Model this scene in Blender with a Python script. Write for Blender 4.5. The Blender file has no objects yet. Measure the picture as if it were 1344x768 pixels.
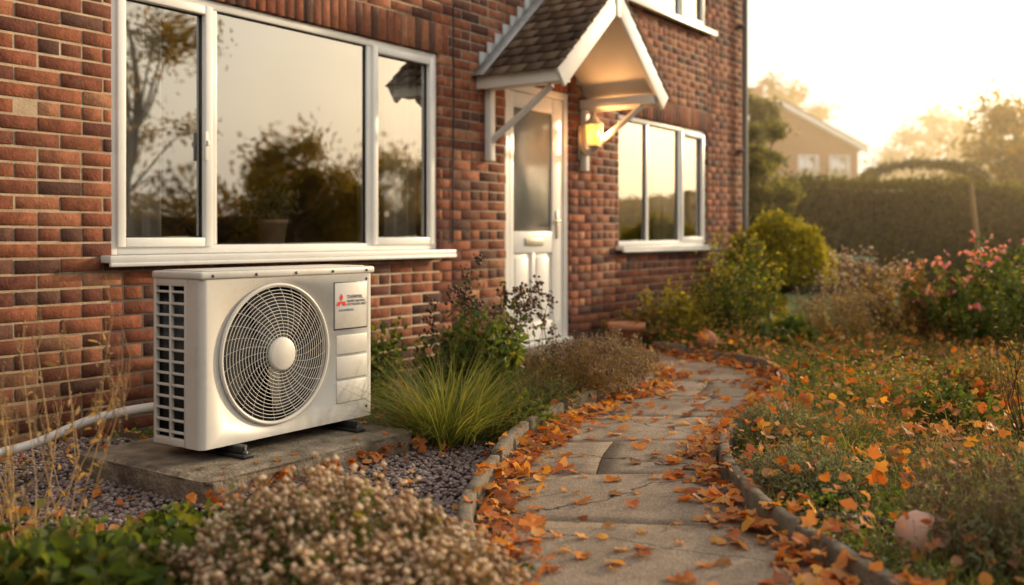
import bpy, bmesh, math, random
import numpy as np
from mathutils import Matrix, Vector
random.seed(7); rng=np.random.default_rng(11)
scene=bpy.context.scene
COL=scene.collection
A55=math.radians(55)
HM=Matrix.Translation((-3.686,2.581,0))@Matrix.Rotation(A55,4,'Z')   # house frame: x along wall, -y outwards
def H(s,t,z=0):
    v=HM@Vector((s,-t,z)); return (v.x,v.y,v.z)

# ---------------------------------------------------------------- materials
def newmat(name):
    m=bpy.data.materials.new(name); m.use_nodes=True
    nt=m.node_tree; nt.nodes.clear()
    out=nt.nodes.new('ShaderNodeOutputMaterial')
    return m,nt,out
def N(nt,t,**kw):
    n=nt.nodes.new(t)
    for k,v in kw.items(): setattr(n,k,v)
    return n
def ramp(nt,cols,pos=None):
    r=N(nt,'ShaderNodeValToRGB'); e=r.color_ramp.elements
    n=len(cols)
    if pos is None: pos=[i/(n-1) for i in range(n)]
    while len(e)<n: e.new(.5)
    for i in range(n):
        e[i].position=pos[i]; e[i].color=(*cols[i],1)
    return r
def surf(name,cols,scale=8,rough=.7,bump=.2,bscale=None,detail=6,metal=0,spec=.4,pos=None,stain=0,stainscale=1.5,staincol=(.05,.04,.03)):
    m,nt,out=newmat(name); L=nt.links.new
    tc=N(nt,'ShaderNodeTexCoord'); nz=N(nt,'ShaderNodeTexNoise'); nz.inputs['Scale'].default_value=scale; nz.inputs['Detail'].default_value=detail
    L(tc.outputs['Object'],nz.inputs['Vector'])
    if pos is None: pos=[.3+.4*i/(len(cols)-1) for i in range(len(cols))]
    r=ramp(nt,cols,pos); L(nz.outputs['Fac'],r.inputs[0])
    p=N(nt,'ShaderNodeBsdfPrincipled'); p.inputs['Roughness'].default_value=rough; p.inputs['Metallic'].default_value=metal
    p.inputs['Specular IOR Level'].default_value=spec
    src=r.outputs[0]
    if stain>0:
        n3=N(nt,'ShaderNodeTexNoise'); n3.inputs['Scale'].default_value=stainscale; n3.inputs['Detail'].default_value=8; n3.inputs['Roughness'].default_value=.7
        L(tc.outputs['Object'],n3.inputs['Vector'])
        mr=N(nt,'ShaderNodeMapRange'); mr.inputs[1].default_value=.5; mr.inputs[2].default_value=.75; mr.inputs[4].default_value=stain
        L(n3.outputs['Fac'],mr.inputs[0])
        mx=N(nt,'ShaderNodeMixRGB'); mx.inputs[2].default_value=(*staincol,1)
        L(mr.outputs[0],mx.inputs[0]); L(src,mx.inputs[1]); src=mx.outputs[0]
    L(src,p.inputs['Base Color'])
    if bump>0:
        n2=N(nt,'ShaderNodeTexNoise'); n2.inputs['Scale'].default_value=bscale or scale*6; n2.inputs['Detail'].default_value=5
        L(tc.outputs['Object'],n2.inputs['Vector'])
        b=N(nt,'ShaderNodeBump'); b.inputs['Strength'].default_value=bump; b.inputs['Distance'].default_value=.01
        L(n2.outputs['Fac'],b.inputs['Height']); L(b.outputs[0],p.inputs['Normal'])
    L(p.outputs[0],out.inputs[0]); return m
def foliage(name,cols,tr=.4,rough=.55,pos=None,nscale=1.2,dark=.55):
    m,nt,out=newmat(name); L=nt.links.new
    g=N(nt,'ShaderNodeNewGeometry'); r=ramp(nt,cols,pos); L(g.outputs['Random Per Island'],r.inputs[0])
    tc=N(nt,'ShaderNodeTexCoord'); nz=N(nt,'ShaderNodeTexNoise'); nz.inputs['Scale'].default_value=nscale; nz.inputs['Detail'].default_value=3
    L(tc.outputs['Object'],nz.inputs['Vector'])
    mr=N(nt,'ShaderNodeMapRange'); mr.inputs[1].default_value=.3; mr.inputs[2].default_value=.7; mr.inputs[3].default_value=dark; mr.inputs[4].default_value=1.3
    L(nz.outputs['Fac'],mr.inputs[0])
    mx=N(nt,'ShaderNodeVectorMath',operation='SCALE'); L(r.outputs[0],mx.inputs[0]); L(mr.outputs[0],mx.inputs['Scale'])
    p=N(nt,'ShaderNodeBsdfPrincipled'); p.inputs['Roughness'].default_value=rough; p.inputs['Specular IOR Level'].default_value=.25
    L(mx.outputs[0],p.inputs['Base Color'])
    if tr<=0:
        L(p.outputs[0],out.inputs[0]); return m
    t=N(nt,'ShaderNodeBsdfTranslucent'); sc=N(nt,'ShaderNodeVectorMath',operation='MULTIPLY'); sc.inputs[1].default_value=(2.0,1.7,.8)
    L(mx.outputs[0],sc.inputs[0]); L(sc.outputs[0],t.inputs['Color'])
    ms=N(nt,'ShaderNodeMixShader'); ms.inputs[0].default_value=tr
    L(p.outputs[0],ms.inputs[1]); L(t.outputs[0],ms.inputs[2]); L(ms.outputs[0],out.inputs[0]); return m

def brick_mat():
    m,nt,out=newmat('red_brick'); L=nt.links.new
    g=N(nt,'ShaderNodeNewGeometry')
    r=ramp(nt,[(.08,.034,.026),(.19,.06,.034),(.26,.088,.045),(.13,.043,.03),(.31,.115,.06),(.22,.07,.04),(.11,.05,.038),(.24,.078,.04),(.34,.16,.09)],[0,.1,.24,.38,.5,.62,.76,.85,.95])
    r.color_ramp.interpolation='CONSTANT'
    L(g.outputs['Random Per Island'],r.inputs[0])
    tc=N(nt,'ShaderNodeTexCoord'); nz=N(nt,'ShaderNodeTexNoise'); nz.inputs['Scale'].default_value=16; nz.inputs['Detail'].default_value=10; nz.inputs['Roughness'].default_value=.7
    L(tc.outputs['Object'],nz.inputs['Vector'])
    mr=N(nt,'ShaderNodeMapRange'); mr.inputs[1].default_value=.32; mr.inputs[2].default_value=.68; mr.inputs[3].default_value=.5; mr.inputs[4].default_value=1.45
    L(nz.outputs['Fac'],mr.inputs[0])
    sc=N(nt,'ShaderNodeVectorMath',operation='SCALE'); L(r.outputs[0],sc.inputs[0]); L(mr.outputs[0],sc.inputs['Scale'])
    n3=N(nt,'ShaderNodeTexNoise'); n3.inputs['Scale'].default_value=1.3; n3.inputs['Detail'].default_value=8; n3.inputs['Roughness'].default_value=.65
    L(tc.outputs['Object'],n3.inputs['Vector'])
    m3=N(nt,'ShaderNodeMapRange'); m3.inputs[1].default_value=.45; m3.inputs[2].default_value=.72; m3.inputs[4].default_value=.5
    L(n3.outputs['Fac'],m3.inputs[0])
    mx=N(nt,'ShaderNodeMixRGB'); mx.inputs[2].default_value=(.14,.07,.045,1); L(m3.outputs[0],mx.inputs[0]); L(sc.outputs[0],mx.inputs[1])
    n4=N(nt,'ShaderNodeTexNoise'); n4.inputs['Scale'].default_value=9; n4.inputs['Detail'].default_value=10; n4.inputs['Roughness'].default_value=.75
    L(tc.outputs['Object'],n4.inputs['Vector']); m4=N(nt,'ShaderNodeMapRange'); m4.inputs[1].default_value=.58; m4.inputs[2].default_value=.72; m4.inputs[4].default_value=.4; L(n4.outputs['Fac'],m4.inputs[0])
    mx2=N(nt,'ShaderNodeMixRGB'); mx2.inputs[2].default_value=(.31,.21,.145,1); L(m4.outputs[0],mx2.inputs[0]); L(mx.outputs[0],mx2.inputs[1])
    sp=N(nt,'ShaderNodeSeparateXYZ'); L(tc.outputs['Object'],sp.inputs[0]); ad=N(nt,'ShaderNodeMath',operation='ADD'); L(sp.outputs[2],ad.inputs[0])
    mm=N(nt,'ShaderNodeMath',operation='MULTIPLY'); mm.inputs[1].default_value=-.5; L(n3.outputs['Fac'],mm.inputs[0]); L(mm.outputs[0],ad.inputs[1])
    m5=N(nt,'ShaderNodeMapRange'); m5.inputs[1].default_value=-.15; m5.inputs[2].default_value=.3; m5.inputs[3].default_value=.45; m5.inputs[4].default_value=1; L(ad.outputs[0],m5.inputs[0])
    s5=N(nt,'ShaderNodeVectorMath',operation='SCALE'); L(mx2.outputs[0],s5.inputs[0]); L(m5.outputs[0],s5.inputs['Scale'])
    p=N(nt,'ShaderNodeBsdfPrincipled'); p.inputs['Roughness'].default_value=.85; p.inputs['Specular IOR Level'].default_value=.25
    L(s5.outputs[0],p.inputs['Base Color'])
    n2=N(nt,'ShaderNodeTexNoise'); n2.inputs['Scale'].default_value=60; n2.inputs['Detail'].default_value=8; n2.inputs['Roughness'].default_value=.65
    L(tc.outputs['Object'],n2.inputs['Vector'])
    b=N(nt,'ShaderNodeBump'); b.inputs['Strength'].default_value=.8; b.inputs['Distance'].default_value=.008
    L(n2.outputs['Fac'],b.inputs['Height']); L(b.outputs[0],p.inputs['Normal']); L(p.outputs[0],out.inputs[0]); return m
def bricktex_mat(name,c1=(.3,.085,.045),c2=(.18,.05,.03)):
    m,nt,out=newmat(name); L=nt.links.new
    tc=N(nt,'ShaderNodeTexCoord'); sp=N(nt,'ShaderNodeSeparateXYZ'); cb=N(nt,'ShaderNodeCombineXYZ')
    L(tc.outputs['Object'],sp.inputs[0]); ad=N(nt,'ShaderNodeMath',operation='ADD'); L(sp.outputs[0],ad.inputs[0]); L(sp.outputs[1],ad.inputs[1])
    L(ad.outputs[0],cb.inputs[0]); L(sp.outputs[2],cb.inputs[1])
    b=N(nt,'ShaderNodeTexBrick'); b.inputs['Scale'].default_value=1; b.inputs['Brick Width'].default_value=.225; b.inputs['Row Height'].default_value=.075
    b.inputs['Mortar Size'].default_value=.006; b.inputs['Color1'].default_value=(*c1,1); b.inputs['Color2'].default_value=(*c2,1); b.inputs['Mortar'].default_value=(.2,.13,.09,1)
    L(cb.outputs[0],b.inputs['Vector'])
    p=N(nt,'ShaderNodeBsdfPrincipled'); p.inputs['Roughness'].default_value=.85; L(b.outputs['Color'],p.inputs['Base Color']); L(p.outputs[0],out.inputs[0]); return m
def glass_mat(name,refl=.4,tint=(.8,.85,.82)):
    m,nt,out=newmat(name); L=nt.links.new
    t=N(nt,'ShaderNodeBsdfTransparent'); t.inputs[0].default_value=(*tint,1)
    gl=N(nt,'ShaderNodeBsdfGlossy'); gl.inputs['Roughness'].default_value=.015; gl.inputs['Color'].default_value=(.95,.95,.93,1)
    tc=N(nt,'ShaderNodeTexCoord'); nz=N(nt,'ShaderNodeTexNoise'); nz.inputs['Scale'].default_value=1.3; nz.inputs['Detail'].default_value=1
    L(tc.outputs['Object'],nz.inputs['Vector']); b=N(nt,'ShaderNodeBump'); b.inputs['Strength'].default_value=.12; b.inputs['Distance'].default_value=.05
    L(nz.outputs['Fac'],b.inputs['Height']); L(b.outputs[0],gl.inputs['Normal'])
    fr=N(nt,'ShaderNodeFresnel'); fr.inputs[0].default_value=1.5
    ad=N(nt,'ShaderNodeMath',operation='ADD',use_clamp=True); ad.inputs[1].default_value=refl; L(fr.outputs[0],ad.inputs[0])
    ms=N(nt,'ShaderNodeMixShader'); L(ad.outputs[0],ms.inputs[0]); L(t.outputs[0],ms.inputs[1]); L(gl.outputs[0],ms.inputs[2]); L(ms.outputs[0],out.inputs[0]); return m
def emis_mat(name,c,s):
    m,nt,out=newmat(name); e=N(nt,'ShaderNodeEmission'); e.inputs[0].default_value=(*c,1); e.inputs[1].default_value=s
    tc=N(nt,'ShaderNodeTexCoord'); nz=N(nt,'ShaderNodeTexNoise'); nz.inputs['Scale'].default_value=14
    nt.links.new(tc.outputs['Object'],nz.inputs['Vector']); mu=N(nt,'ShaderNodeMath',operation='MULTIPLY'); mu.inputs[1].default_value=s*2
    nt.links.new(nz.outputs['Fac'],mu.inputs[0]); nt.links.new(mu.outputs[0],e.inputs[1])
    nt.links.new(e.outputs[0],out.inputs[0]); return m

M={}
M['brick']=brick_mat(); M['bricktex']=bricktex_mat('brickwork'); M['brickfar']=bricktex_mat('neighbour_brickwork',(.24,.06,.03),(.14,.035,.02))
M['mortar']=surf('mortar',[(.25,.195,.145),(.38,.31,.24)],scale=14,rough=.95,bump=.5,bscale=90,stain=.6,stainscale=1.2,staincol=(.12,.09,.07))
M['upvc']=surf('white_upvc',[(.74,.74,.72),(.8,.8,.78)],scale=3,rough=.3,bump=0,stain=.25,stainscale=4,staincol=(.5,.46,.4))
M['paint']=surf('white_painted_timber',[(.70,.68,.65),(.78,.76,.73)],scale=5,rough=.5,bump=.1,bscale=30,stain=.3,stainscale=5,staincol=(.4,.36,.3))
M['glass']=glass_mat('window_glass',.34,(.95,.96,.94))
M['obsc']=surf('obscured_glass',[(.2,.2,.17),(.34,.33,.28)],scale=3,rough=.12,bump=1,bscale=120,spec=.9)
M['metal']=surf('casing_paint',[(.58,.57,.54),(.64,.63,.60)],scale=3,rough=.38,bump=.03,bscale=200,stain=.5,stainscale=6,staincol=(.38,.34,.27))
M['wire']=surf('grille_wire',[(.56,.55,.52),(.64,.63,.60)],scale=6,rough=.35,bump=0)
M['dark']=surf('dark_plastic',[(.012,.012,.013),(.03,.03,.03)],scale=9,rough=.5,bump=.1)
M['fins']=surf('aluminium_fins',[(.05,.055,.06),(.12,.13,.14)],scale=20,rough=.4,bump=.2,metal=.6)
M['blade']=surf('fan_blade',[(.05,.05,.05),(.09,.09,.09)],scale=5,rough=.5,bump=0)
M['red']=surf('red_decal',[(.6,.02,.02),(.7,.03,.02)],rough=.4,bump=0)
M['ink']=surf('ink_decal',[(.03,.03,.06),(.05,.05,.1)],rough=.4,bump=0)
M['blue']=surf('blue_decal',[(.05,.12,.4),(.07,.15,.45)],rough=.4,bump=0)
M['concrete']=surf('weathered_concrete',[(.09,.072,.055),(.20,.165,.125),(.30,.255,.20)],scale=9,rough=.95,bump=1,bscale=60,stain=.85,stainscale=6,staincol=(.045,.042,.025))
M['lead']=surf('lead_flashing',[(.28,.29,.3),(.42,.43,.44)],scale=10,rough=.55,bump=.3,metal=.3)
M['tile']=foliage('roof_tile',[(.075,.048,.032),(.14,.09,.065),(.10,.07,.05),(.17,.12,.08)],tr=0,rough=.9)
M['rooftile']=surf('roof_tiles',[(.07,.045,.035),(.14,.09,.07)],scale=6,rough=.9,bump=.6)
M['curtain']=surf('curtain_fabric',[(.5,.47,.42),(.62,.59,.53)],scale=6,rough=.9,bump=.1)
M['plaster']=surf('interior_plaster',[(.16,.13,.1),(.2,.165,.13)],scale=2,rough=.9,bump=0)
M['terra']=surf('terracotta',[(.3,.12,.06),(.42,.19,.1)],scale=12,rough=.85,bump=.4,stain=.4,stainscale=8,staincol=(.25,.22,.18))
M['pinkpot']=surf('pale_stone',[(.46,.28,.22),(.54,.34,.28)],scale=5,rough=.8,bump=.15)
M['indoorpot']=surf('indoor_pot_glaze',[(.72,.5,.4),(.8,.58,.48)],scale=5,rough=.6,bump=.1)
M['bark']=surf('bark',[(.05,.035,.025),(.13,.095,.065)],scale=10,rough=.95,bump=1)
M['edge']=surf('mossy_edging',[(.07,.055,.042),(.16,.13,.10),(.11,.10,.06)],scale=10,rough=.95,bump=.8)
M['gravel']=foliage('gravel_stone',[(.10,.07,.07),(.22,.17,.17),(.15,.115,.12),(.34,.28,.26),(.115,.09,.09)],tr=0,rough=.85)
M['steel']=surf('dark_metal',[(.04,.04,.04),(.08,.08,.08)],rough=.5,bump=0,metal=.6)
M['pipe']=surf('grey_downpipe',[(.16,.15,.14),(.2,.19,.18)],rough=.5,bump=0)
M['lampm']=surf('lantern_metal',[(.45,.40,.32),(.56,.52,.44)],rough=.35,bump=0,metal=.3)
M['glow']=emis_mat('lamp_glow',(1,.36,.06),4.2)
M['deadleaf']=foliage('dead_leaf',[(.22,.06,.02),(.42,.13,.025),(.55,.2,.035),(.33,.1,.03),(.5,.26,.09),(.30,.15,.08),(.6,.3,.05),(.18,.08,.045),(.45,.12,.03)],tr=.3,rough=.6,dark=.75)
M['grass']=foliage('grass_blade',[(.06,.09,.022),(.115,.155,.035),(.18,.2,.055),(.09,.13,.03),(.31,.27,.12)],tr=.45)
M['drygrass']=foliage('dry_grass',[(.33,.22,.10),(.46,.33,.17),(.23,.16,.08),(.25,.23,.09)],tr=.45)
M['herb']=foliage('herb_leaf',[(.038,.07,.018),(.07,.125,.027),(.12,.165,.036),(.06,.1,.022),(.2,.185,.045)],tr=.45)
M['dkherb']=foliage('dark_leaf',[(.028,.05,.016),(.05,.08,.024),(.08,.105,.028),(.11,.075,.038)],tr=.4)
M['grey']=foliage('grey_green_leaf',[(.12,.155,.09),(.18,.22,.135),(.235,.255,.165),(.155,.165,.08)],tr=.35)
M['rusty']=foliage('rusty_leaf',[(.18,.095,.045),(.25,.15,.055),(.125,.125,.035),(.29,.19,.08),(.09,.105,.03)],tr=.4)
M['yel']=foliage('golden_leaf',[(.13,.15,.025),(.25,.24,.036),(.36,.31,.045),(.18,.19,.027)],tr=.45)
M['cream']=foliage('dried_flower',[(.66,.57,.46),(.74,.67,.58),(.55,.43,.32),(.42,.28,.18),(.3,.18,.12)],tr=.3)
M['pink']=foliage('pink_petal',[(.66,.2,.28),(.75,.36,.38),(.55,.13,.2)],tr=.4)
M['seed']=foliage('seed_head',[(.07,.035,.025),(.14,.07,.05),(.2,.11,.07)],tr=.1)
M['hedge']=foliage('hedge_leaf',[(.045,.05,.015),(.075,.08,.02),(.11,.11,.025),(.15,.12,.035)],tr=.45)
M['hazytree']=foliage('conifer_leaf',[(.07,.09,.025),(.11,.13,.035),(.15,.16,.04),(.2,.17,.05)],tr=.5)
M['autumn']=foliage('autumn_tree_leaf',[(.14,.11,.02),(.26,.17,.03),(.11,.12,.025),(.34,.19,.03)],tr=.5)
M['stalk']=foliage('dry_stalk',[(.3,.19,.09),(.4,.28,.15),(.2,.12,.06)],tr=.1)

# ---------------------------------------------------------------- mesh accumulator
class Acc:
    def __init__(s): s.v=[]; s.f=[]; s.n=0
    def add(s,V,F,mi=0):
        V=np.asarray(V,float).reshape(-1,3); F=np.asarray(F,int)
        s.v.append(V); s.f.append((F+s.n,mi)); s.n+=len(V)
    def build(s,name,mats,parent=None,smooth=False,matrix=None,bevel=0):
        me=bpy.data.meshes.new(name)
        V=np.concatenate(s.v); nl=sum(F.size for F,_ in s.f); nf=sum(len(F) for F,_ in s.f)
        me.vertices.add(len(V)); me.vertices.foreach_set('co',V.astype(np.float32).ravel())
        me.loops.add(nl); me.polygons.add(nf)
        li=np.concatenate([F.ravel() for F,_ in s.f]); me.loops.foreach_set('vertex_index',li.astype(np.int32))
        tot=np.concatenate([np.full(len(F),F.shape[1]) for F,_ in s.f]); st=np.concatenate([[0],np.cumsum(tot)[:-1]])
        me.polygons.foreach_set('loop_start',st.astype(np.int32)); me.polygons.foreach_set('loop_total',tot.astype(np.int32))
        me.polygons.foreach_set('material_index',np.concatenate([np.full(len(F),mi) for F,mi in s.f]).astype(np.int32))
        if smooth: me.polygons.foreach_set('use_smooth',np.ones(nf,bool))
        me.update(calc_edges=True); me.validate()
        if not isinstance(mats,(list,tuple)): mats=[mats]
        for m in mats: me.materials.append(m)
        o=bpy.data.objects.new(name,me); COL.objects.link(o)
        if parent: o.parent=parent
        if matrix is not None: o.matrix_world=matrix
        if bevel:
            b=o.modifiers.new('bevel','BEVEL'); b.width=bevel; b.segments=2; b.limit_method='ANGLE'
        return o
BF=np.array([[0,3,2,1],[4,5,6,7],[0,1,5,4],[1,2,6,5],[2,3,7,6],[3,0,4,7]])
def addbox(acc,x0,x1,y0,y1,z0,z1,mi=0,T=None):
    V=np.array([[x0,y0,z0],[x1,y0,z0],[x1,y1,z0],[x0,y1,z0],[x0,y0,z1],[x1,y0,z1],[x1,y1,z1],[x0,y1,z1]],float)
    if T is not None:
        T=np.array(T); V=V@T[:3,:3].T+T[:3,3]
    acc.add(V,BF,mi)
def boxes(name,L,mat,parent,bevel=.003):
    a=Acc()
    for b in L: addbox(a,*b)
    return a.build(name,mat,parent,bevel=bevel)
def empty(name,matrix=None):
    e=bpy.data.objects.new(name,None); COL.objects.link(e); e.empty_display_size=.2
    if matrix is not None: e.matrix_world=matrix
    return e
def tube(acc,pts,rad,sides=8,mi=0,cap=True):
    P=np.asarray(pts,float); n=len(P); rad=np.full(n,rad) if np.isscalar(rad) else np.asarray(rad)
    T=np.gradient(P,axis=0); T/=np.linalg.norm(T,axis=1)[:,None]+1e-9
    ref=np.array([0,0,1.]) if abs(T[0,2])<.9 else np.array([1.,0,0])
    V=[]
    u=np.cross(T[0],ref); u/=np.linalg.norm(u)
    for i in range(n):
        u=u-T[i]*u.dot(T[i]); u/=np.linalg.norm(u)+1e-9; w=np.cross(T[i],u)
        a=np.arange(sides)*2*math.pi/sides
        V.append(P[i]+rad[i]*(np.cos(a)[:,None]*u+np.sin(a)[:,None]*w))
    V=np.concatenate(V); F=[]
    for i in range(n-1):
        for j in range(sides):
            F.append([i*sides+j,i*sides+(j+1)%sides,(i+1)*sides+(j+1)%sides,(i+1)*sides+j])
    acc.add(V,F,mi)
    if cap:
        acc.add(V[:sides],[list(range(sides))[::-1]],mi); acc.add(V[-sides:],[list(range(sides))],mi)
def lathe(acc,prof,c,seg=24,mi=0,axis='z'):
    a=np.arange(seg)*2*math.pi/seg; V=[]
    for r,h in prof:
        if axis=='z': V.append(np.stack([c[0]+r*np.cos(a),c[1]+r*np.sin(a),np.full(seg,c[2]+h)],1))
        else: V.append(np.stack([c[0]+r*np.cos(a),np.full(seg,c[1]+h),c[2]+r*np.sin(a)],1))
    V=np.concatenate(V); F=[]
    for i in range(len(prof)-1):
        for j in range(seg):
            q=[i*seg+j,i*seg+(j+1)%seg,(i+1)*seg+(j+1)%seg,(i+1)*seg+j]
            F.append(q if axis=='z' else q[::-1])
    acc.add(V,F,mi)
def unit(v): return v/(np.linalg.norm(v,axis=-1,keepdims=True)+1e-9)
def blades(acc,P,az,L,W,lean,curve,seg=3,mi=0):
    n=len(P); t=np.linspace(0,1,seg+1)
    az,L,W,lean,curve=[np.broadcast_to(x,(n,)).astype(float) for x in (az,L,W,lean,curve)]
    h=L[:,None]*(np.sin(lean)[:,None]*t+curve[:,None]*t**2)
    z=L[:,None]*(np.cos(lean)[:,None]*t-.55*curve[:,None]*t**2.2)
    d=np.stack([np.cos(az),np.sin(az)],1); tw=az+rng.uniform(-.9,.9,n)
    s=np.stack([-np.sin(tw),np.cos(tw)],1)
    w=W[:,None]*.5*np.clip(1.02-t**1.5,0,1)
    C=np.zeros((n,seg+1,3)); C[:,:,:2]=P[:,None,:2]+d[:,None,:]*h[:,:,None]; C[:,:,2]=P[:,2:3]+z
    S=np.zeros((n,seg+1,3)); S[:,:,:2]=s[:,None,:]*w[:,:,None]
    V=np.stack([C-S,C+S],2).reshape(n,-1,3)
    k=2*(seg+1); f=np.array([[2*i,2*i+1,2*i+3,2*i+2] for i in range(seg)])
    F=(f[None]+(np.arange(n)*k)[:,None,None]).reshape(-1,4)
    acc.add(V,F,mi)
def leaves(acc,P,D,L,W,mi=0,fold=.25,droop=.15):
    n=len(P); 
    if n==0: return
    D=unit(D); L=np.broadcast_to(L,(n,)); W=np.broadcast_to(W,(n,))
    S=unit(np.cross(D,rng.normal(size=(n,3))+np.array([0,0,.8]))); Nn=np.cross(S,D)
    l=L[:,None]; w=W[:,None]
    def p(a,b,c): return P+D*l*a+S*w*b+Nn*w*c-np.array([0,0,1])*l*droop*a*a
    V=np.stack([p(0,0,0),p(.3,.45,fold),p(.68,.38,fold),p(1,0,0),p(.68,-.38,fold),p(.3,-.45,fold)],1)
    f=np.array([[0,1,2,3],[3,4,5,0]]); F=(f[None]+(np.arange(n)*6)[:,None,None]).reshape(-1,4)
    acc.add(V,F,mi)
def stems(acc,P0,P1,r,mi=0,bend=.08):
    n=len(P0); t=np.array([0,.5,1.]); d=P1-P0; Ln=np.linalg.norm(d,axis=1)
    mid=(P0+P1)/2+rng.normal(size=(n,3))*Ln[:,None]*bend
    C=np.stack([P0,mid,P1],1); r=np.broadcast_to(r,(n,))
    u=unit(np.cross(d,np.array([.3,1,.2]))); w=unit(np.cross(d,u)); V=np.zeros((n,9,3))
    for i in range(3):
        for j in range(3):
            a=j*2.0944; V[:,i*3+j]=C[:,i]+(u*math.cos(a)+w*math.sin(a))*(r*(1-.25*i))[:,None]
    f=[]
    for i in range(2):
        for j in range(3): f.append([i*3+j,i*3+(j+1)%3,i*3+3+(j+1)%3,i*3+3+j])
    f=np.array(f); acc.add(V,(f[None]+(np.arange(n)*9)[:,None,None]).reshape(-1,4),mi)
    return mid
def blobs(acc,P,r,mi=0,squash=1):
    n=len(P); r=np.broadcast_to(r,(n,)); b=np.array([[1,0,0],[-1,0,0],[0,1,0],[0,-1,0],[0,0,1],[0,0,-1]],float)
    V=P[:,None,:]+b[None]*r[:,None,None]*rng.uniform(.6,1.3,(n,6,1))*np.array([1,1,squash])
    f=np.array([[0,2,4],[2,1,4],[1,3,4],[3,0,4],[2,0,5],[1,2,5],[3,1,5],[0,3,5]])
    acc.add(V,(f[None]+(np.arange(n)*6)[:,None,None]).reshape(-1,3),mi)
def catmull(P,m=8):
    P=np.asarray(P,float); Q=np.vstack([2*P[0]-P[1],P,2*P[-1]-P[-2]]); out=[]
    for i in range(1,len(Q)-2):
        for t in np.arange(m)/m:
            a,b,c,d=Q[i-1],Q[i],Q[i+1],Q[i+2]
            out.append(.5*((2*b)+(c-a)*t+(2*a-5*b+4*c-d)*t*t+(3*b-a-3*c+d)*t**3))
    out.append(P[-1]); return np.array(out)
def resample(P,n):
    d=np.r_[0,np.cumsum(np.linalg.norm(np.diff(P,axis=0),axis=1))]; t=np.linspace(0,d[-1],n)
    return np.stack([np.interp(t,d,P[:,k]) for k in range(P.shape[1])],1)
def inpoly(X,Y,poly):
    c=np.zeros(len(X),bool); n=len(poly); j=n-1
    for i in range(n):
        xi,yi=poly[i]; xj,yj=poly[j]
        if yi!=yj:
            c^=((yi>Y)!=(yj>Y))&(X<(xj-xi)*(Y-yi)/(yj-yi)+xi)
        j=i
    return c
HMi=np.array(HM.inverted())
def wall_t(X,Y):   # distance outwards from wall
    return -(HMi[1,0]*X+HMi[1,1]*Y+HMi[1,3])
def wall_s(X,Y): return HMi[0,0]*X+HMi[0,1]*Y+HMi[0,3]

# ================================================================ HOUSE
house=empty('brick_house',HM)
S0,S1,ZT=-3.0,11.31,5.25
ops=[(2.89,5.51,.9,2.325),(6.345,7.315,.075,2.25),(8.2,10.25,.9,2.175),(8.2,10.25,3.3,4.5),(2.89,5.51,3.3,4.5)]
sold=[(s0-.11,s1+.11,z1,z1+.225) for s0,s1,z0,z1 in ops]
a=Acc()
FB=[[0,1,5,4],[1,2,6,5],[2,3,7,6],[3,0,4,7],[4,5,9,8],[5,6,10,9],[6,7,11,10],[7,4,8,11],[8,9,10,11]]
def brick(s0,s1,z0,z1):
    j=random.gauss(0,.0014); yb=.1; ym=.003+j; yf=j; c=.0025
    e=[random.uniform(-.002,.002) for _ in range(4)]
    s0+=e[0]; s1+=e[1]; z0+=e[2]; z1+=e[3]
    V=[]
    for y,i in ((yb,0),(ym,0),(yf,c)):
        V+= [(s0+i,y,z0+i),(s1-i,y,z0+i),(s1-i,y,z1-i),(s0+i,y,z1-i)]
    a.add(V,FB,0)
for r in range(-2,70):
    z0=r*.075; z1=z0+.063
    spans=[(S0,S1)]
    for (p,q,c,d) in ops+sold:
        if z1>c+.004 and z0<d-.004:
            ns=[]
            for (u,v) in spans:
                if q<=u or p>=v: ns.append((u,v)); continue
                if p>u: ns.append((u,p))
                if q<v: ns.append((q,v))
            spans=ns
    off=0 if r%2 else .1125
    hdr=(r%4==1)
    for u,v in spans:
        x=S0-off; k=0
        while x<v:
            w=.1125 if hdr else .225
            b0=max(x,u); b1=min(x+w-.012,v)
            if b1-b0>.015: brick(b0,b1,z0,z1)
            x+=w
for (p,q,c,d) in sold:
    n=round((q-p)/.075); w=(q-p)/n
    for i in range(n): brick(p+i*w,p+i*w+w-.011,c+.003,d-.011)
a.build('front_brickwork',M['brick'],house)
xs=sorted(set([S0,S1]+[o[0]-.005 for o in ops]+[o[1]+.005 for o in ops]))
def wallstrips(y0,y1):
    L=[]
    for i in range(len(xs)-1):
        u,v=xs[i],xs[i+1]; zs=[(-.2,ZT)]
        for p,q,c,d in ops:
            if p-.006<=u and v<=q+.006:
                zs2=[]
                for (e,f) in zs:
                    if d+.005<=e or c-.012>=f: zs2.append((e,f))
                    else:
                        if c-.012>e: zs2.append((e,c-.012))
                        if d+.005<f: zs2.append((d+.005,f))
                zs=zs2
        for e,f in zs: L.append((u,v,y0,y1,e,f))
    return L
boxes('mortar_bed',wallstrips(.0042,.098),M['mortar'],house,bevel=0)
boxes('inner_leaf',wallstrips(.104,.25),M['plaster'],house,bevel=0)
boxes('end_and_back_walls',[(S0,S0+.2,.26,7.2,-.2,ZT),(S1-.2,S1,.1,7.2,-.2,ZT),(S0,S1,7.205,7.4,-.2,ZT)],M['bricktex'],house,bevel=0)
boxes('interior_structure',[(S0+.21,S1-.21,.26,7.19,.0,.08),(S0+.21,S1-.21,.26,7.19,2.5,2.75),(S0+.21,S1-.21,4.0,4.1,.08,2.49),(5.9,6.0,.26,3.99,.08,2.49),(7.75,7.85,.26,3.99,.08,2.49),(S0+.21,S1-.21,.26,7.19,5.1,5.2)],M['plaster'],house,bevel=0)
a=Acc()
rz=5.15; ry0=-.4; rym=3.65; ryb=7.7; rh=2.6
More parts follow.
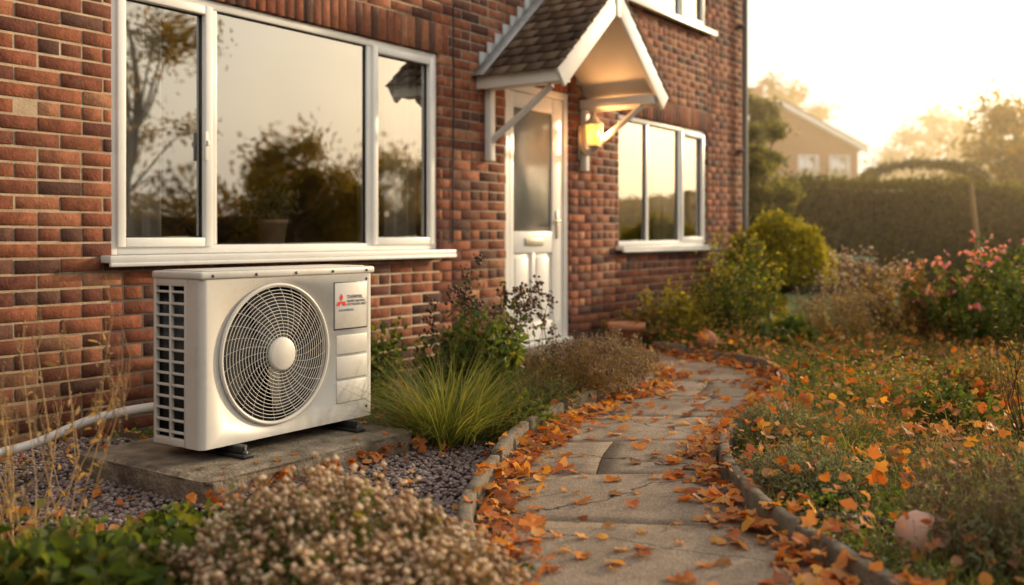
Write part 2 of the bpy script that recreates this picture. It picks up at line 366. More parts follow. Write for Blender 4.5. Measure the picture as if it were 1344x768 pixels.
a.add([(S0-.2,ry0,rz),(S1+.2,ry0,rz),(S1+.2,rym,rz+rh),(S0-.2,rym,rz+rh),(S1+.2,ryb,rz),(S0-.2,ryb,rz),
       (S0-.2,ry0,rz+.1),(S1+.2,ry0,rz+.1),(S1+.2,rym,rz+rh+.12),(S0-.2,rym,rz+rh+.12),(S1+.2,ryb,rz+.1),(S0-.2,ryb,rz+.1)],
      [[0,3,2,1],[3,5,4,2],[6,7,8,9],[9,8,10,11],[0,1,7,6],[5,11,10,4]],0)
a.add([(S1,0,ZT),(S1,7.4,ZT),(S1,3.7,ZT+2.4)],[[0,1,2]],0); a.add([(S0,0,ZT),(S0,7.4,ZT),(S0,3.7,ZT+2.4)],[[0,2,1]],0)
a.build('main_roof',M['rooftile'],house)
boxes('eaves_fascia',[(S0-.2,S1+.2,-.42,-.405,5.0,5.27)],M['upvc'],house)

def window(s0,s1,z0,z1,mull,cas,name):
    yf,yd=.03,.098; w=.052; L=[(s0+.002,s0+w,yf,yd,z0+.002,z1-.002),(s1-w,s1-.002,yf,yd,z0+.002,z1-.002)]
    L+=[(s0+w+.0005,s1-w-.0005,yf+.001,yd,z0+.002,z0+w),(s0+w+.0005,s1-w-.0005,yf+.001,yd,z1-w,z1-.002)]
    ed=[s0+w]
    for m in mull:
        L.append((m-.026,m+.026,yf+.0005,yd,z0+w+.0005,z1-w-.0005)); ed+=[m-.026,m+.026]
    ed.append(s1-w)
    boxes(name+'_frame',L,M['upvc'],house,bevel=.005)
    G=[];C=[];gk=[]
    for i in range(len(ed)//2):
        u,v=ed[2*i],ed[2*i+1]; zz0,zz1=z0+w,z1-w
        if i in cas:
            c=.05; y0=.012; u2,v2,a0,a1=u-.01,v+.01,zz0-.01,zz1+.01
            C+=[(u2,u2+c,y0,.085,a0,a1),(v2-c,v2,y0,.085,a0,a1),(u2+c+.0005,v2-c-.0005,y0+.001,.085,a0,a0+c),(u2+c+.0005,v2-c-.0005,y0+.001,.085,a1-c,a1)]
            u,v,zz0,zz1=u2+c,v2-c,a0+c,a1-c
        gk+=[(u,u+.008,.045,.06,zz0,zz1),(v-.008,v,.045,.06,zz0,zz1),(u+.008,v-.008,.045,.06,zz0,zz0+.008),(u+.008,v-.008,.045,.06,zz1-.008,zz1)]
        G.append((u+.001,v-.001,.055,.061,zz0+.001,zz1-.001))
    if C: boxes(name+'_casements',C,M['upvc'],house,bevel=.006)
    boxes(name+'_gasket',gk,M['dark'],house,bevel=0)
    ga=Acc()
    for (x0,x1,y0,y1,c0,c1) in G: ga.add([(x0,y0,c0),(x1,y0,c0),(x1,y0,c1),(x0,y0,c1)],[[0,1,2,3]],0)
    ga.build(name+'_glass',M['glass'],house)
    boxes(name+'_sill',[(s0-.06,s1+.09,-.085,.028,z0-.035,z0+.002),(s0-.06,s1+.09,-.09,-.07,z0-.055,z0-.034)],M['upvc'],house,bevel=.004)
    boxes(name+'_inner_sill',[(s0-.02,s1+.02,.1,.34,z0-.01,z0+.02)],M['upvc'],house)
window(2.89,5.51,.9,2.325,[3.54,4.81],[0,2],'bay_window')
window(8.2,10.25,.9,2.175,[8.85,9.6],[2],'side_window')
window(8.2,10.25,3.3,4.5,[8.85,9.6],[0,2],'upper_window')
window(2.89,5.51,3.3,4.5,[3.54,4.81],[0,2],'upper_bay_window')
boxes('casement_handle',[(3.462,3.482,.0,.012,1.42,1.58),(3.465,3.48,-.018,0,1.5,1.53)],M['upvc'],house)
def curtain(s0,s1,z0,z1,y,amp=.035,nm='curtain'):
    n=60; s=np.linspace(s0,s1,n); yy=y+amp*np.sin(np.linspace(0,(s1-s0)*55,n))+.01*np.sin(np.linspace(0,37,n))
    V=np.concatenate([np.stack([s,yy,np.full(n,z0)],1),np.stack([s,yy,np.full(n,z1)],1)]); a=Acc()
    a.add(V,[[i,i+1,n+i+1,n+i] for i in range(n-1)],0); a.build(nm,M['curtain'],house,smooth=True)
curtain(2.98,3.3,.95,2.4,.2,.025); curtain(5.16,5.6,.95,2.4,.22); curtain(4.90,5.06,.95,2.4,.22)
curtain(8.25,8.55,.95,2.3,.42); curtain(9.75,10.2,.95,2.3,.42)
boxes('interior_furniture',[(2.6,3.1,3.1,3.9,.08,1.0),(3.9,5.4,2.4,3.2,.08,.85),(3.3,3.8,3.93,3.99,1.2,1.7)],M['terra'],house,bevel=.03)

# door
boxes('door_frame',[(6.347,6.41,.02,.098,.12,2.248),(7.25,7.313,.02,.098,.12,2.248),(6.411,7.249,.021,.098,2.185,2.248)],M['upvc'],house,bevel=.005)
dl=[(6.416,6.50,.035,.08,.13,2.18),(7.08,7.244,.035,.08,.13,2.18),(6.501,7.079,.036,.08,2.05,2.18),(6.501,7.079,.036,.08,.86,1.04),(6.501,7.079,.036,.08,.13,.28),(6.765,6.815,.036,.08,.281,.859)]
boxes('door_leaf',dl,M['upvc'],house,bevel=.004)
boxes('door_panels',[(6.501,6.764,.055,.07,.281,.859),(6.816,7.079,.055,.07,.281,.859),(6.54,6.725,.043,.054,.32,.82),(6.855,7.04,.043,.054,.32,.82)],M['upvc'],house,bevel=.004)
boxes('door_glass',[(6.501,7.079,.05,.06,1.041,2.049)],M['obsc'],house,bevel=0)
boxes('letterbox',[(6.66,6.93,.024,.036,.92,.985)],M['lampm'],house,bevel=.005)
boxes('door_handle',[(7.13,7.165,.022,.035,.98,1.22),(7.05,7.155,-.01,.006,1.12,1.14),(7.14,7.158,.0,.022,1.122,1.138)],M['lampm'],house,bevel=.005)
boxes('door_threshold',[(6.33,7.33,-.03,.1,.085,.12)],M['upvc'],house,bevel=.004)
boxes('door_step',[(6.25,7.45,-.42,-.002,-.1,.085)],M['concrete'],house,bevel=.01)

a=Acc(); tube(a,[(11.2,-.07,-.05),(11.2,-.07,2.5),(11.2,-.07,4.9),(11.2,-.3,5.1)],.034,10)
for z in (.6,2.0,3.5): addbox(a,11.15,11.25,-.08,.0,z,z+.04)
a.build('downpipe',M['pipe'],house,smooth=False)
a=Acc(); tube(a,[(5.66,-.008,2.7),(5.665,-.008,2.0),(5.655,-.008,1.3),(5.66,-.008,.95)],.005,6); a.build('wall_cable',M['dark'],house)

# ---- canopy
cc=6.8; hw=.82; ez=2.22; rz=2.93; pr=.76
sl=math.atan2(rz-ez,hw); Ls=math.hypot(rz-ez,hw)
a=Acc(); b=Acc(); f=Acc()
for side in (-1,1):
    ux,uz=(-side*math.cos(sl),math.sin(sl)); nx,nz=(side*math.sin(sl),math.cos(sl))
    ex=cc+side*hw
    def T(u,n,y): return (ex+ux*u+nx*n,y,ez+uz*u+nz*n)
    def slab(acc,u0,u1,n0,n1,y0,y1,mi=0,tilt=0):
        V=[T(u0,n0+tilt,y0),T(u1,n0,y0),T(u1,n0,y1),T(u0,n0+tilt,y1),T(u0,n1+tilt,y0),T(u1,n1,y0),T(u1,n1,y1),T(u0,n1+tilt,y1)]
        acc.add(V,BF if side==-1 else BF[:,::-1],mi)
    rows=9; rw=(Ls+.06)/rows
    for r in range(rows):
        y=-pr-.015-(.07 if r%2 else 0)
        while y<-.004:
            y1=min(y+.155,-.004); ya=max(y,-pr-.015)
            if y1-ya>.015:
                d=random.uniform(-.004,.004)
                slab(a,-.06+r*rw+d-.02,-.06+(r+1)*rw+.01,.03,.042,ya+.002,y1-.002,0,.014)
            y+=.157
    slab(b,-.03,Ls-.005,.0,.03,-pr+.03,-.004,0)
    slab(b,-.07,Ls+.0,-.12,.045,-pr-.005,-pr+.022,0)
    x0,x1=(ex-.035,ex-.01) if side==-1 else (ex+.01,ex+.035)
    addbox(b,x0,x1,-pr+.023,-.004,ez-.1,ez+.03)
    x0,x1=(ex+.06,ex+.15) if side==-1 else (ex-.15,ex-.06)
    addbox(b,x0,x1,-pr+.03,-.004,ez-.09,ez-.01)
    bx=ex-side*.105
    addbox(b,bx-.03,bx+.03,-.06,-.003,1.58,ez-.092)
    p0=np.array([bx,-.05,1.74]); p1=np.array([bx,-.60,ez-.1])
    tube(b,[p0,p0*.66+p1*.34+np.array([0,-.012,.012])*-2,p0*.34+p1*.66+np.array([0,-.012,.012])*-2,p1],.03,4)
    n=8; 
    for i in range(n):
        u0=Ls*i/n
        x=ex+ux*u0; z=ez+uz*u0; dx=ux*Ls/n
        xa,xb=sorted((x,x+dx))
        addbox(f,xa-.004,xb+.004,-.011,-.002-.001*i*.3,z+.03,z+.175+.02)
    slab(f,-.08,Ls-.0,.058,.064,-.12,-.012,0)
a.build('canopy_tiles',M['tile'],house); 
addbox(b,cc-.035,cc+.035,-pr-.012,-pr-.006,rz-.2,rz+.02)
b.build('canopy_timber',M['paint'],house,bevel=.004)
f.build('lead_flashing',M['lead'],house)
a=Acc(); tube(a,[(cc,-pr-.02,rz+.035),(cc,-.005,rz+.035)],.055,10); a.build('ridge_tile',M['rooftile'],house)

# ---- wall lantern
lan=empty('wall_lantern',HM); ls,lt=7.47,.15
a=Acc(); addbox(a,ls-.035,ls+.035,-.02,-.002,1.68,1.98)
tube(a,[(ls,-.015,1.78),(ls,-.06,1.72),(ls,-.12,1.72),(ls,-lt,1.765)],.009,8)
lathe(a,[(.0,-.15),(.02,-.14),(.045,-.105),(.06,-.10),(.06,-.09)],(ls,-lt,1.89),8)
lathe(a,[(.09,.09),(.085,.105),(.05,.14),(.02,.17),(.014,.19),(.018,.205),(.0,.225)],(ls,-lt,1.89),8)
for k in range(6):
    an=k*math.pi/3; tube(a,[(ls+.058*math.cos(an),-lt+.058*math.sin(an),1.79),(ls+.078*math.cos(an),-lt+.078*math.sin(an),1.985)],.005,4)
a.build('lantern_body',M['lampm'],lan)
a=Acc(); lathe(a,[(.0,-.092),(.05,-.09),(.066,.0),(.068,.06),(.066,.088),(.0,.089)],(ls,-lt,1.89),6); a.build('lantern_panes',M['glow'],lan)
ld=bpy.data.lights.new('lantern_light','POINT'); ld.energy=14; ld.color=(1,.45,.14); ld.shadow_soft_size=.03
lo=bpy.data.objects.new('lantern_light',ld); COL.objects.link(lo); lo.parent=lan; lo.location=(ls,-lt-.11,1.90)

# ---- window plant
wp=empty('potted_plant',HM)
a=Acc(); c=(4.12,.205,.925); lathe(a,[(.0,0),(.07,0),(.09,.15),(.098,.15),(.098,.178),(.087,.178),(.082,.155),(0,.155)],c,24); a.build('plant_pot',M['indoorpot'],wp,smooth=False)
a=Acc(); n=220; P=np.array([[4.12,.2,1.1]])+rng.normal(size=(n,3))*[.085,.04,.06]+[0,0,.1]; P[:,1]=np.maximum(P[:,1],.14)
leaves(a,P,(rng.normal(size=(n,3))+[0,0,.5])*[1,.4,1],rng.uniform(.04,.08,n),.03); stems(a,np.tile([[4.12,.2,1.07]],(30,1)),P[:30],.003); a.build('plant_leaves',M['grey'],wp)

# ================================================================ HEAT PUMP
hp=empty('heat_pump_unit',HM)
s0,s1,yf,yb,z0,z1=2.45,3.43,-1.29,-.98,.152,.838
cs,cz,R=2.835,.5,.292; rc=.028
a=Acc()
th=np.arange(96)*2*math.pi/96; u0,u1,w0,w1=s0+rc,s1-rc,z0,z1
inn=np.stack([cs+R*np.cos(th),np.full(96,yf),cz+R*np.sin(th)],1); outp=[]
for t in th:
    c,s=math.cos(t),math.sin(t); k=[]
    if c>1e-9:k.append((u1-cs)/c)
    if c<-1e-9:k.append((u0-cs)/c)
    if s>1e-9:k.append((w1-cz)/s)
    if s<-1e-9:k.append((w0-cz)/s)
    k=min(k); outp.append([cs+k*c,yf,cz+k*s])
outp=np.array(outp)
for cx,cy in ((u0,w0),(u1,w0),(u0,w1),(u1,w1)):
    j=np.argmin((outp[:,0]-cx)**2+(outp[:,2]-cy)**2); outp[j]=[cx,yf,cy]
lip=inn.copy(); lip[:,1]=yf+.1; V=np.concatenate([outp,inn,lip])
F=[[i,(i+1)%96,96+(i+1)%96,96+i] for i in range(96)]+[[96+i,96+(i+1)%96,192+(i+1)%96,192+i] for i in range(96)]
a.add(V,F,0)
def prof(pts):
    P=np.array(pts); n=len(P); V=np.concatenate([np.c_[P,np.full(n,z0)],np.c_[P,np.full(n,z1)]])
    a.add(V,[[i,i+1,n+i+1,n+i] for i in range(n-1)],0)
q=np.linspace(0,math.pi/2,8)
prof([(s0,-1.195)]+[(s0+rc-rc*math.cos(t),yf+rc-rc*math.sin(t)) for t in q])
prof([(s1-rc+rc*math.sin(t),yf+rc-rc*math.cos(t)) for t in q]+[(s1,yb),(s1-.1,yb)])
a.build('casing_shell',M['metal'],hp,smooth=False)
L=[(s0,s0+.02,-1.195,-1.18,z0,z1),(s0,s0+.02,-.995,yb,z0,z1),(s0,s0+.018,-1.095,-1.083,z0+.02,z1-.02),(s0,s0+.02,-1.18,-.995,z1-.04,z1),(s0,s0+.02,-1.18,-.995,z0,z0+.03)]
nb=13
for i in range(nb):
    z=z0+.03+(z1-z0-.07)*(i+.5)/nb
    L+=[(s0+.001,s0+.016,-1.1795,-1.0955,z-.005,z+.005),(s0+.001,s0+.016,-1.0825,-.9955,z-.005,z+.005)]
boxes('side_guard',L,M['metal'],hp,bevel=.002)
L=[]
for i in range(36): 
    y=-1.185+i*.0055; L.append((s0+.04,s0+.07,y,y+.0015,z0+.02,z1-.02))
boxes('coil_fins',L+[(s0+.071,s0+.08,-1.19,-.99,z0+.01,z1-.01)],M['fins'],hp,bevel=0)
boxes('back_and_base',[(s0+.02,s1-.01,yb-.006,yb,z0,z1),(s0+.01,s1-.01,yf+.03,yb-.007,z0,z0+.01)],M['dark'],hp,bevel=0)
boxes('top_lid',[(s0-.006,s1+.006,yf-.007,yb+.006,z1-.012,z1+.02)],M['metal'],hp,bevel=.009)
boxes('lid_top_panel',[(s0+.03,s1-.03,yf+.03,yb-.03,z1+.0205,z1+.024)],M['metal'],hp,bevel=.003)
a=Acc()
for s in np.linspace(s0+.05,s1-.05,5): lathe(a,[(0,-.0115),(.006,-.0105),(.007,-.007)],(s,yf,z1+.003),10,axis='y')
for z in (.2,.8): lathe(a,[(0,-.004),(.006,-.003),(.007,0)],(s1-.045,yf,z),10,axis='y')
a.build('screws',M['fins'],hp)
a=Acc(); lathe(a,[(R,.0995),(.0,.1)],(cs,yf,cz),48,axis='y'); a.build('fan_cavity',M['dark'],hp)
a=Acc(); lathe(a,[(R-.001,.02),(R-.002,.098)],(cs,yf,cz),64,axis='y'); a.build('fan_shroud',M['dark'],hp)
a=Acc(); lathe(a,[(0,.035),(.06,.04),(.065,.09)],(cs,yf,cz),24,axis='y')
for k in range(3):
    V=[];nr,na=6,8
    for i in range(nr):
        r=.05+(.27-.05)*i/(nr-1)
        for j in range(na):
            t=k*2.094+.4+(j/(na-1))*(1.5-.3*i/nr)+.35*i/nr
            V.append((cs+r*math.cos(t),yf+.045+.04*j/(na-1),cz+r*math.sin(t)))
    a.add(V,[[i*na+j,i*na+j+1,(i+1)*na+j+1,(i+1)*na+j] for i in range(nr-1) for j in range(na-1)],0)
a.build('fan_blades',M['blade'],hp,smooth=True)
a=Acc()
def dome(r): return yf-.006-.028*(1-(r/.29)**2)
def ring(r,y,mr,sg=80,sd=6):
    t=np.linspace(0,2*math.pi,sg+1); tube(a,np.stack([cs+r*np.cos(t),np.full(sg+1,y),cz+r*np.sin(t)],1),mr,sd,cap=False)
for r in np.arange(.085,.286,.0143): ring(r,dome(r),.0016)
for k in range(28):
    rr=np.linspace(.065,.288,9); t=k*math.pi/14+ (rr-.06)*1.8
    tube(a,np.stack([cs+rr*np.cos(t),np.array([dome(r)+.003 for r in rr]),cz+rr*np.sin(t)],1),.0013,5)
ring(.293,yf-.004,.0085,96,8)
a.build('fan_guard',M['wire'],hp,smooth=True)
a=Acc(); lathe(a,[(.0,-.046),(.062,-.044),(.07,-.04),(.073,-.03),(.07,-.02)],(cs,yf,cz),40,axis='y'); a.build('guard_hub',M['metal'],hp,smooth=False)
boxes('front_panels',[(3.175,3.385,yf-.004,yf+.003,.575,.785),(3.185,3.385,yf-.005,yf+.003,.457,.545),(3.185,3.385,yf-.005,yf+.003,.345,.447),(3.185,3.385,yf-.005,yf+.003,.235,.335)],M['metal'],hp,bevel=.012)
boxes('panel_recess',[(3.17,3.39,yf-.0015,yf+.002,.57,.79)],M['fins'],hp,bevel=.001)
a=Acc(); lc=(3.215,.70); q=.022
for th_ in (90,210,330):
    c=lambda an,r:(lc[0]+r*math.cos(math.radians(an)),yf-.0062,lc[1]+r*math.sin(math.radians(an)))
    a.add([c(th_,0),c(th_-30,q*.98),c(th_,q*1.7),c(th_+30,q*.98)],[[0,1,2,3]],0)
a.build('emblem',M['red'],hp)
def text(s,x,z,size,mat,nm):
    cu=bpy.data.curves.new(nm,'FONT'); cu.body=s; cu.size=size; cu.extrude=.0003; o=bpy.data.objects.new(nm,cu); COL.objects.link(o); cu.materials.append(mat)
    o.parent=hp; o.location=(x,yf-.0055,z); o.rotation_euler=(math.pi/2,0,0)
text('THERMAL',3.252,.712,.024,M['ink'],'label_text'); text('HOME HEATING',3.252,.695,.0165,M['ink'],'label_text_small'); text('OUTDOOR UNIT',3.252,.68,.0165,M['ink'],'label_text_lower'); text('R32 INVERTER',3.2,.655,.015,M['blue'],'label_text_blue')
L=[]
for s in (2.62,3.27): L+=[(s-.028,s+.028,-1.37,-.93,.101,.118),(s-.018,s+.018,-1.34,-.95,.118,.1515)]
boxes('mounting_feet',L,M['dark'],hp,bevel=.005)
a=Acc()
for s in (2.62,3.27):
    lathe(a,[(.012,.0),(.012,.012),(.0,.012)],(s,-1.345,.118),6)
    lathe(a,[(.005,.0),(.005,.03),(.0,.03)],(s,-1.345,.118),8)
a.build('foot_bolts',M['fins'],hp)

bm=bmesh.new(); bmesh.ops.create_cube(bm,size=1)
for v in bm.verts: v.co=Vector((2.285+(v.co.x+.5)*1.17,-1.53+(v.co.y+.5)*.86,-.05+(v.co.z+.5)*.15))
bmesh.ops.subdivide_edges(bm,edges=bm.edges[:],cuts=30,use_grid_fill=True)
from mathutils import noise
for v in bm.verts:
    n=noise.noise(v.co*14)*.008+noise.noise(v.co*5)*.008
    ed=sum([abs(v.co.x-2.285)<.001 or abs(v.co.x-3.455)<.001, abs(v.co.y+1.53)<.001 or abs(v.co.y+.67)<.001, abs(v.co.z-.1)<.001])
    if ed>=2:
        c=Vector((2.87,-1.1,0)); d=(c-v.co); d.z=-.3 if v.co.z>.09 else 0; v.co+=d.normalized()*(.007+abs(noise.noise(v.co*22))*.04)
    elif v.co.z>.09: v.co.z+=n*.35
    else: v.co.x+=n; v.co.y+=n
me=bpy.data.meshes.new('concrete_pad'); bm.to_mesh(me); bm.free(); me.materials.append(M['concrete'])
o=bpy.data.objects.new('concrete_pad',me); COL.objects.link(o); o.matrix_world=HM
a=Acc(); pp=catmull([(2.75,-.97,.27),(2.6,-.8,.26),(2.45,-.55,.2),(2.25,-.35,.09),(1.9,-.25,.06),(1.2,-.22,.055),(-.5,-.2,.05)],8)
tube(a,pp,.02,12); 
a.build('drain_pipe',M['upvc'],None,smooth=True,matrix=HM)

# ================================================================ GROUND
def ground_mat():
    m,nt,out=newmat('garden_soil'); L=nt.links.new
    tc=N(nt,'ShaderNodeTexCoord'); n1=N(nt,'ShaderNodeTexNoise'); n1.inputs['Scale'].default_value=2.2; n1.inputs['Detail'].default_value=10; n1.inputs['Roughness'].default_value=.7
    L(tc.outputs['Object'],n1.inputs['Vector']); r=ramp(nt,[(.03,.02,.013),(.065,.045,.028),(.055,.055,.022),(.11,.07,.035)],[.3,.5,.58,.75]); L(n1.outputs['Fac'],r.inputs[0])
    p=N(nt,'ShaderNodeBsdfPrincipled'); p.inputs['Roughness'].default_value=.95; L(r.outputs[0],p.inputs['Base Color'])
    n2=N(nt,'ShaderNodeTexNoise'); n2.inputs['Scale'].default_value=35; n2.inputs['Detail'].default_value=8; L(tc.outputs['Object'],n2.inputs['Vector'])
    b=N(nt,'ShaderNodeBump'); b.inputs['Distance'].default_value=.04; L(n2.outputs['Fac'],b.inputs['Height']); L(b.outputs[0],p.inputs['Normal']); L(p.outputs[0],out.inputs[0]); return m
gm=ground_mat()
a=Acc(); a.add([(-400,-400,0),(400,-400,0),(400,400,0),(-400,400,0)],[[0,1,2,3]],0); a.build('ground',gm)
lawnm=surf('lawn_grass',[(.06,.09,.02),(.12,.16,.035),(.17,.18,.05)],scale=1.5,rough=.9,bump=1,bscale=60)
a=Acc(); a.add([(2.6,10.6,.004),(30,9.2,.004),(60,60,.004),(2,60,.004)],[[0,1,2,3]],0); a.build('lawn',lawnm)

PL=[(-.10,1.2),(-.09,2.0),(-.09,2.8),(-.13,3.29),(-.067,3.885),(.104,4.75),(.448,5.57),(.83,6.2),(.98,6.75),(.93,7.4),(.66,7.95)]
PR=[(1.3,1.2),(1.1,2.0),(.93,2.8),(.841,3.29),(.842,3.885),(.958,4.5),(1.25,5.13),(1.58,5.83),(1.76,6.41),(1.80,7.04),(1.5,7.75),(1.15,8.3)]
eL=resample(catmull(PL),81); eR=resample(catmull(PR),81)
poly=np.concatenate([eL,eR[::-1]])
def path_mat():
    m,nt,out=newmat('concrete_paving'); L=nt.links.new
    tc=N(nt,'ShaderNodeTexCoord'); g=N(nt,'ShaderNodeNewGeometry')
    n1=N(nt,'ShaderNodeTexNoise'); n1.inputs['Scale'].default_value=3; n1.inputs['Detail'].default_value=10; n1.inputs['Roughness'].default_value=.7; L(tc.outputs['Object'],n1.inputs['Vector'])
    r=ramp(nt,[(.13,.10,.075),(.22,.175,.135),(.29,.235,.185)],[.3,.5,.72]); L(n1.outputs['Fac'],r.inputs[0])
    n2=N(nt,'ShaderNodeTexNoise'); n2.inputs['Scale'].default_value=150; n2.inputs['Detail'].default_value=4; L(tc.outputs['Object'],n2.inputs['Vector'])
    mr=N(nt,'ShaderNodeMapRange'); mr.inputs[1].default_value=.3; mr.inputs[2].default_value=.7; mr.inputs[3].default_value=.55; mr.inputs[4].default_value=1.4; L(n2.outputs['Fac'],mr.inputs[0])
    ri=N(nt,'ShaderNodeMapRange'); ri.inputs[3].default_value=.88; ri.inputs[4].default_value=1.08; L(g.outputs['Random Per Island'],ri.inputs[0])
    mm=N(nt,'ShaderNodeMath',operation='MULTIPLY'); L(mr.outputs[0],mm.inputs[0]); L(ri.outputs[0],mm.inputs[1])
    nd=N(nt,'ShaderNodeTexNoise'); nd.inputs['Scale'].default_value=5; nd.inputs['Detail'].default_value=5; L(tc.outputs['Object'],nd.inputs['Vector'])
    ms=N(nt,'ShaderNodeVectorMath',operation='MULTIPLY_ADD'); ms.inputs[1].default_value=(.16,.16,.16); L(nd.outputs['Color'],ms.inputs[0]); L(tc.outputs['Object'],ms.inputs[2])
    vo=N(nt,'ShaderNodeTexVoronoi',feature='DISTANCE_TO_EDGE'); vo.inputs['Scale'].default_value=.9; L(ms.outputs[0],vo.inputs['Vector'])
    cr=N(nt,'ShaderNodeMapRange'); cr.inputs[1].default_value=.0018; cr.inputs[2].default_value=.0045; cr.inputs[3].default_value=.2; L(vo.outputs['Distance'],cr.inputs[0])
    m2=N(nt,'ShaderNodeMath',operation='MULTIPLY'); L(mm.outputs[0],m2.inputs[0]); L(cr.outputs[0],m2.inputs[1])
    sc=N(nt,'ShaderNodeVectorMath',operation='SCALE'); L(r.outputs[0],sc.inputs[0]); L(m2.outputs[0],sc.inputs['Scale'])
    p=N(nt,'ShaderNodeBsdfPrincipled'); p.inputs['Roughness'].default_value=.9; p.inputs['Specular IOR Level'].default_value=.25; L(sc.outputs[0],p.inputs['Base Color'])
    ad=N(nt,'ShaderNodeMath',operation='ADD'); L(n2.outputs['Fac'],ad.inputs[0]); L(cr.outputs[0],ad.inputs[1])
    b=N(nt,'ShaderNodeBump'); b.inputs['Strength'].default_value=.6; b.inputs['Distance'].default_value=.006; L(ad.outputs[0],b.inputs['Height']); L(b.outputs[0],p.inputs['Normal'])
    L(p.outputs[0],out.inputs[0]); return m
# cross joints are straight lines between matching depths of both edges
a=Acc(); NR=10
fl=np.interp; 
ys=[1.25,1.95,2.62,3.3,3.98,4.62,5.25,5.9,6.55,7.2]
def at(E,y):
    Ex,Ey=E[:,0],E[:,1]; return np.array([np.interp(y,Ey,Ex),y])
rowsLR=[]
for k in range(len(ys)-1):
    yl0,yl1=ys[k],ys[k+1]; sk=.06*math.sin(k*1.7); sk1=.06*math.sin((k+1)*1.7)
    rowsLR.append((yl0-sk,yl1-sk1,yl0+sk,yl1+sk1))
def add_slab(Lp,Rp,ua,ub):
    n=len(Lp); nu=6; V=[]; ga=.0035; W=np.mean(np.linalg.norm(Rp-Lp,axis=1)); g=ga/W
    tz=random.uniform(-.0008,.0008)
    for i in range(n):
        for j in range(nu+1):
            u=ua+g+(ub-ua-2*g)*j/nu; q=Lp[i]*(1-u)+Rp[i]*u+rng.normal(size=2)*.0009
            V.append((q[0],q[1],.03+tz))
    V=np.array(V); nn=len(V); F=[]
    for i in range(n-1):
        for j in range(nu):
            o_=i*(nu+1)+j; F.append([o_,o_+1,o_+nu+2,o_+nu+1])
    bd=[j for j in range(nu+1)]+[i*(nu+1)+nu for i in range(1,n)]+[(n-1)*(nu+1)+j for j in range(nu-1,-1,-1)]+[i*(nu+1) for i in range(n-2,0,-1)]
    V2=V[bd].copy(); V2[:,2]=-.02; nb=len(bd)
    F+= [[bd[(q+1)%nb],bd[q],nn+q,nn+(q+1)%nb] for q in range(nb)]
    a.add(np.vstack([V,V2]),F,0)
for k,(l0,l1,r0,r1) in enumerate(rowsLR):
    m=9; tl=np.linspace(l0+.0035,l1-.0035,m); tr_=np.linspace(r0+.0035,r1-.0035,m)
    Lp=np.array([at(eL,y) for y in tl]); Rp=np.array([at(eR,y) for y in tr_])
    if k%3==1: add_slab(Lp,Rp,0,.44); add_slab(Lp,Rp,.44,1)
    elif k%3==0 and k>3: add_slab(Lp,Rp,0,.6); add_slab(Lp,Rp,.6,1)
    else: add_slab(Lp,Rp,0,1)
# bend towards the door
iL=int(np.argmin(abs(eL[:,1]-rowsLR[-1][1]))); iR=int(np.argmin(abs(eR[:,1]-rowsLR[-1][3])))
Lb=resample(eL[iL:],17); Rb=resample(eR[iR:],17)
Lb[0]=at(eL,rowsLR[-1][1]+.0035); Rb[0]=at(eR,rowsLR[-1][3]+.0035)
add_slab(Lb[:9],Rb[:9],0,1); 
Lc=Lb[8:].copy(); Rc=Rb[8:].copy(); d=unit(Lb[9]-Lb[8]); Lc[0]+=d*.006; Rc[0]+=unit(Rb[9]-Rb[8])*.006
add_slab(Lc,Rc,0,1)
gp=a.build('garden_path',path_mat())
a=Acc(); V=np.concatenate([np.c_[eL,np.full(81,.0262)],np.c_[eR,np.full(81,.0262)]]); a.add(V,[[i,81+i,82+i,i+1] for i in range(80)],0); a.build('joint_fill',gm,gp)
def edging(P,off,nm):
    P=resample(P,160); T=unit(np.gradient(P,axis=0)); Nn=np.stack([-T[:,1],T[:,0]],1)*off
    a=Acc(); i=0
    while i<158:
        j=min(i+random.randint(11,16),159); w=.048+random.uniform(-.004,.004); h=.105+random.uniform(-.01,.01)
        Q=P[i:j]; Nq=Nn[i:j]; m=len(Q)
        jit=rng.normal(size=m)*.002
        A=Q+Nq*.004; B=Q+Nq*w; hh=h+jit
        V=np.concatenate([np.c_[A,np.full(m,-.02)],np.c_[A,hh-.006],np.c_[A+Nq*.007,hh],np.c_[B-Nq*.007,hh],np.c_[B,hh-.006],np.c_[B,np.full(m,-.02)]])
        F=[[k*m+q,k*m+q+1,(k+1)*m+q+1,(k+1)*m+q] for k in range(5) for q in range(m-1)]
        F+=[[0,m,4*m,5*m]]+[[m,2*m,3*m,4*m]]+[[m-1,6*m-1,5*m-1,2*m-1],[2*m-1,5*m-1,4*m-1,3*m-1]]
        a.add(V,F,0); i=j
    a.build(nm,M['edge'])
edging(eL,1,'path_edging'); edging(eR,-1,'path_edging.001')

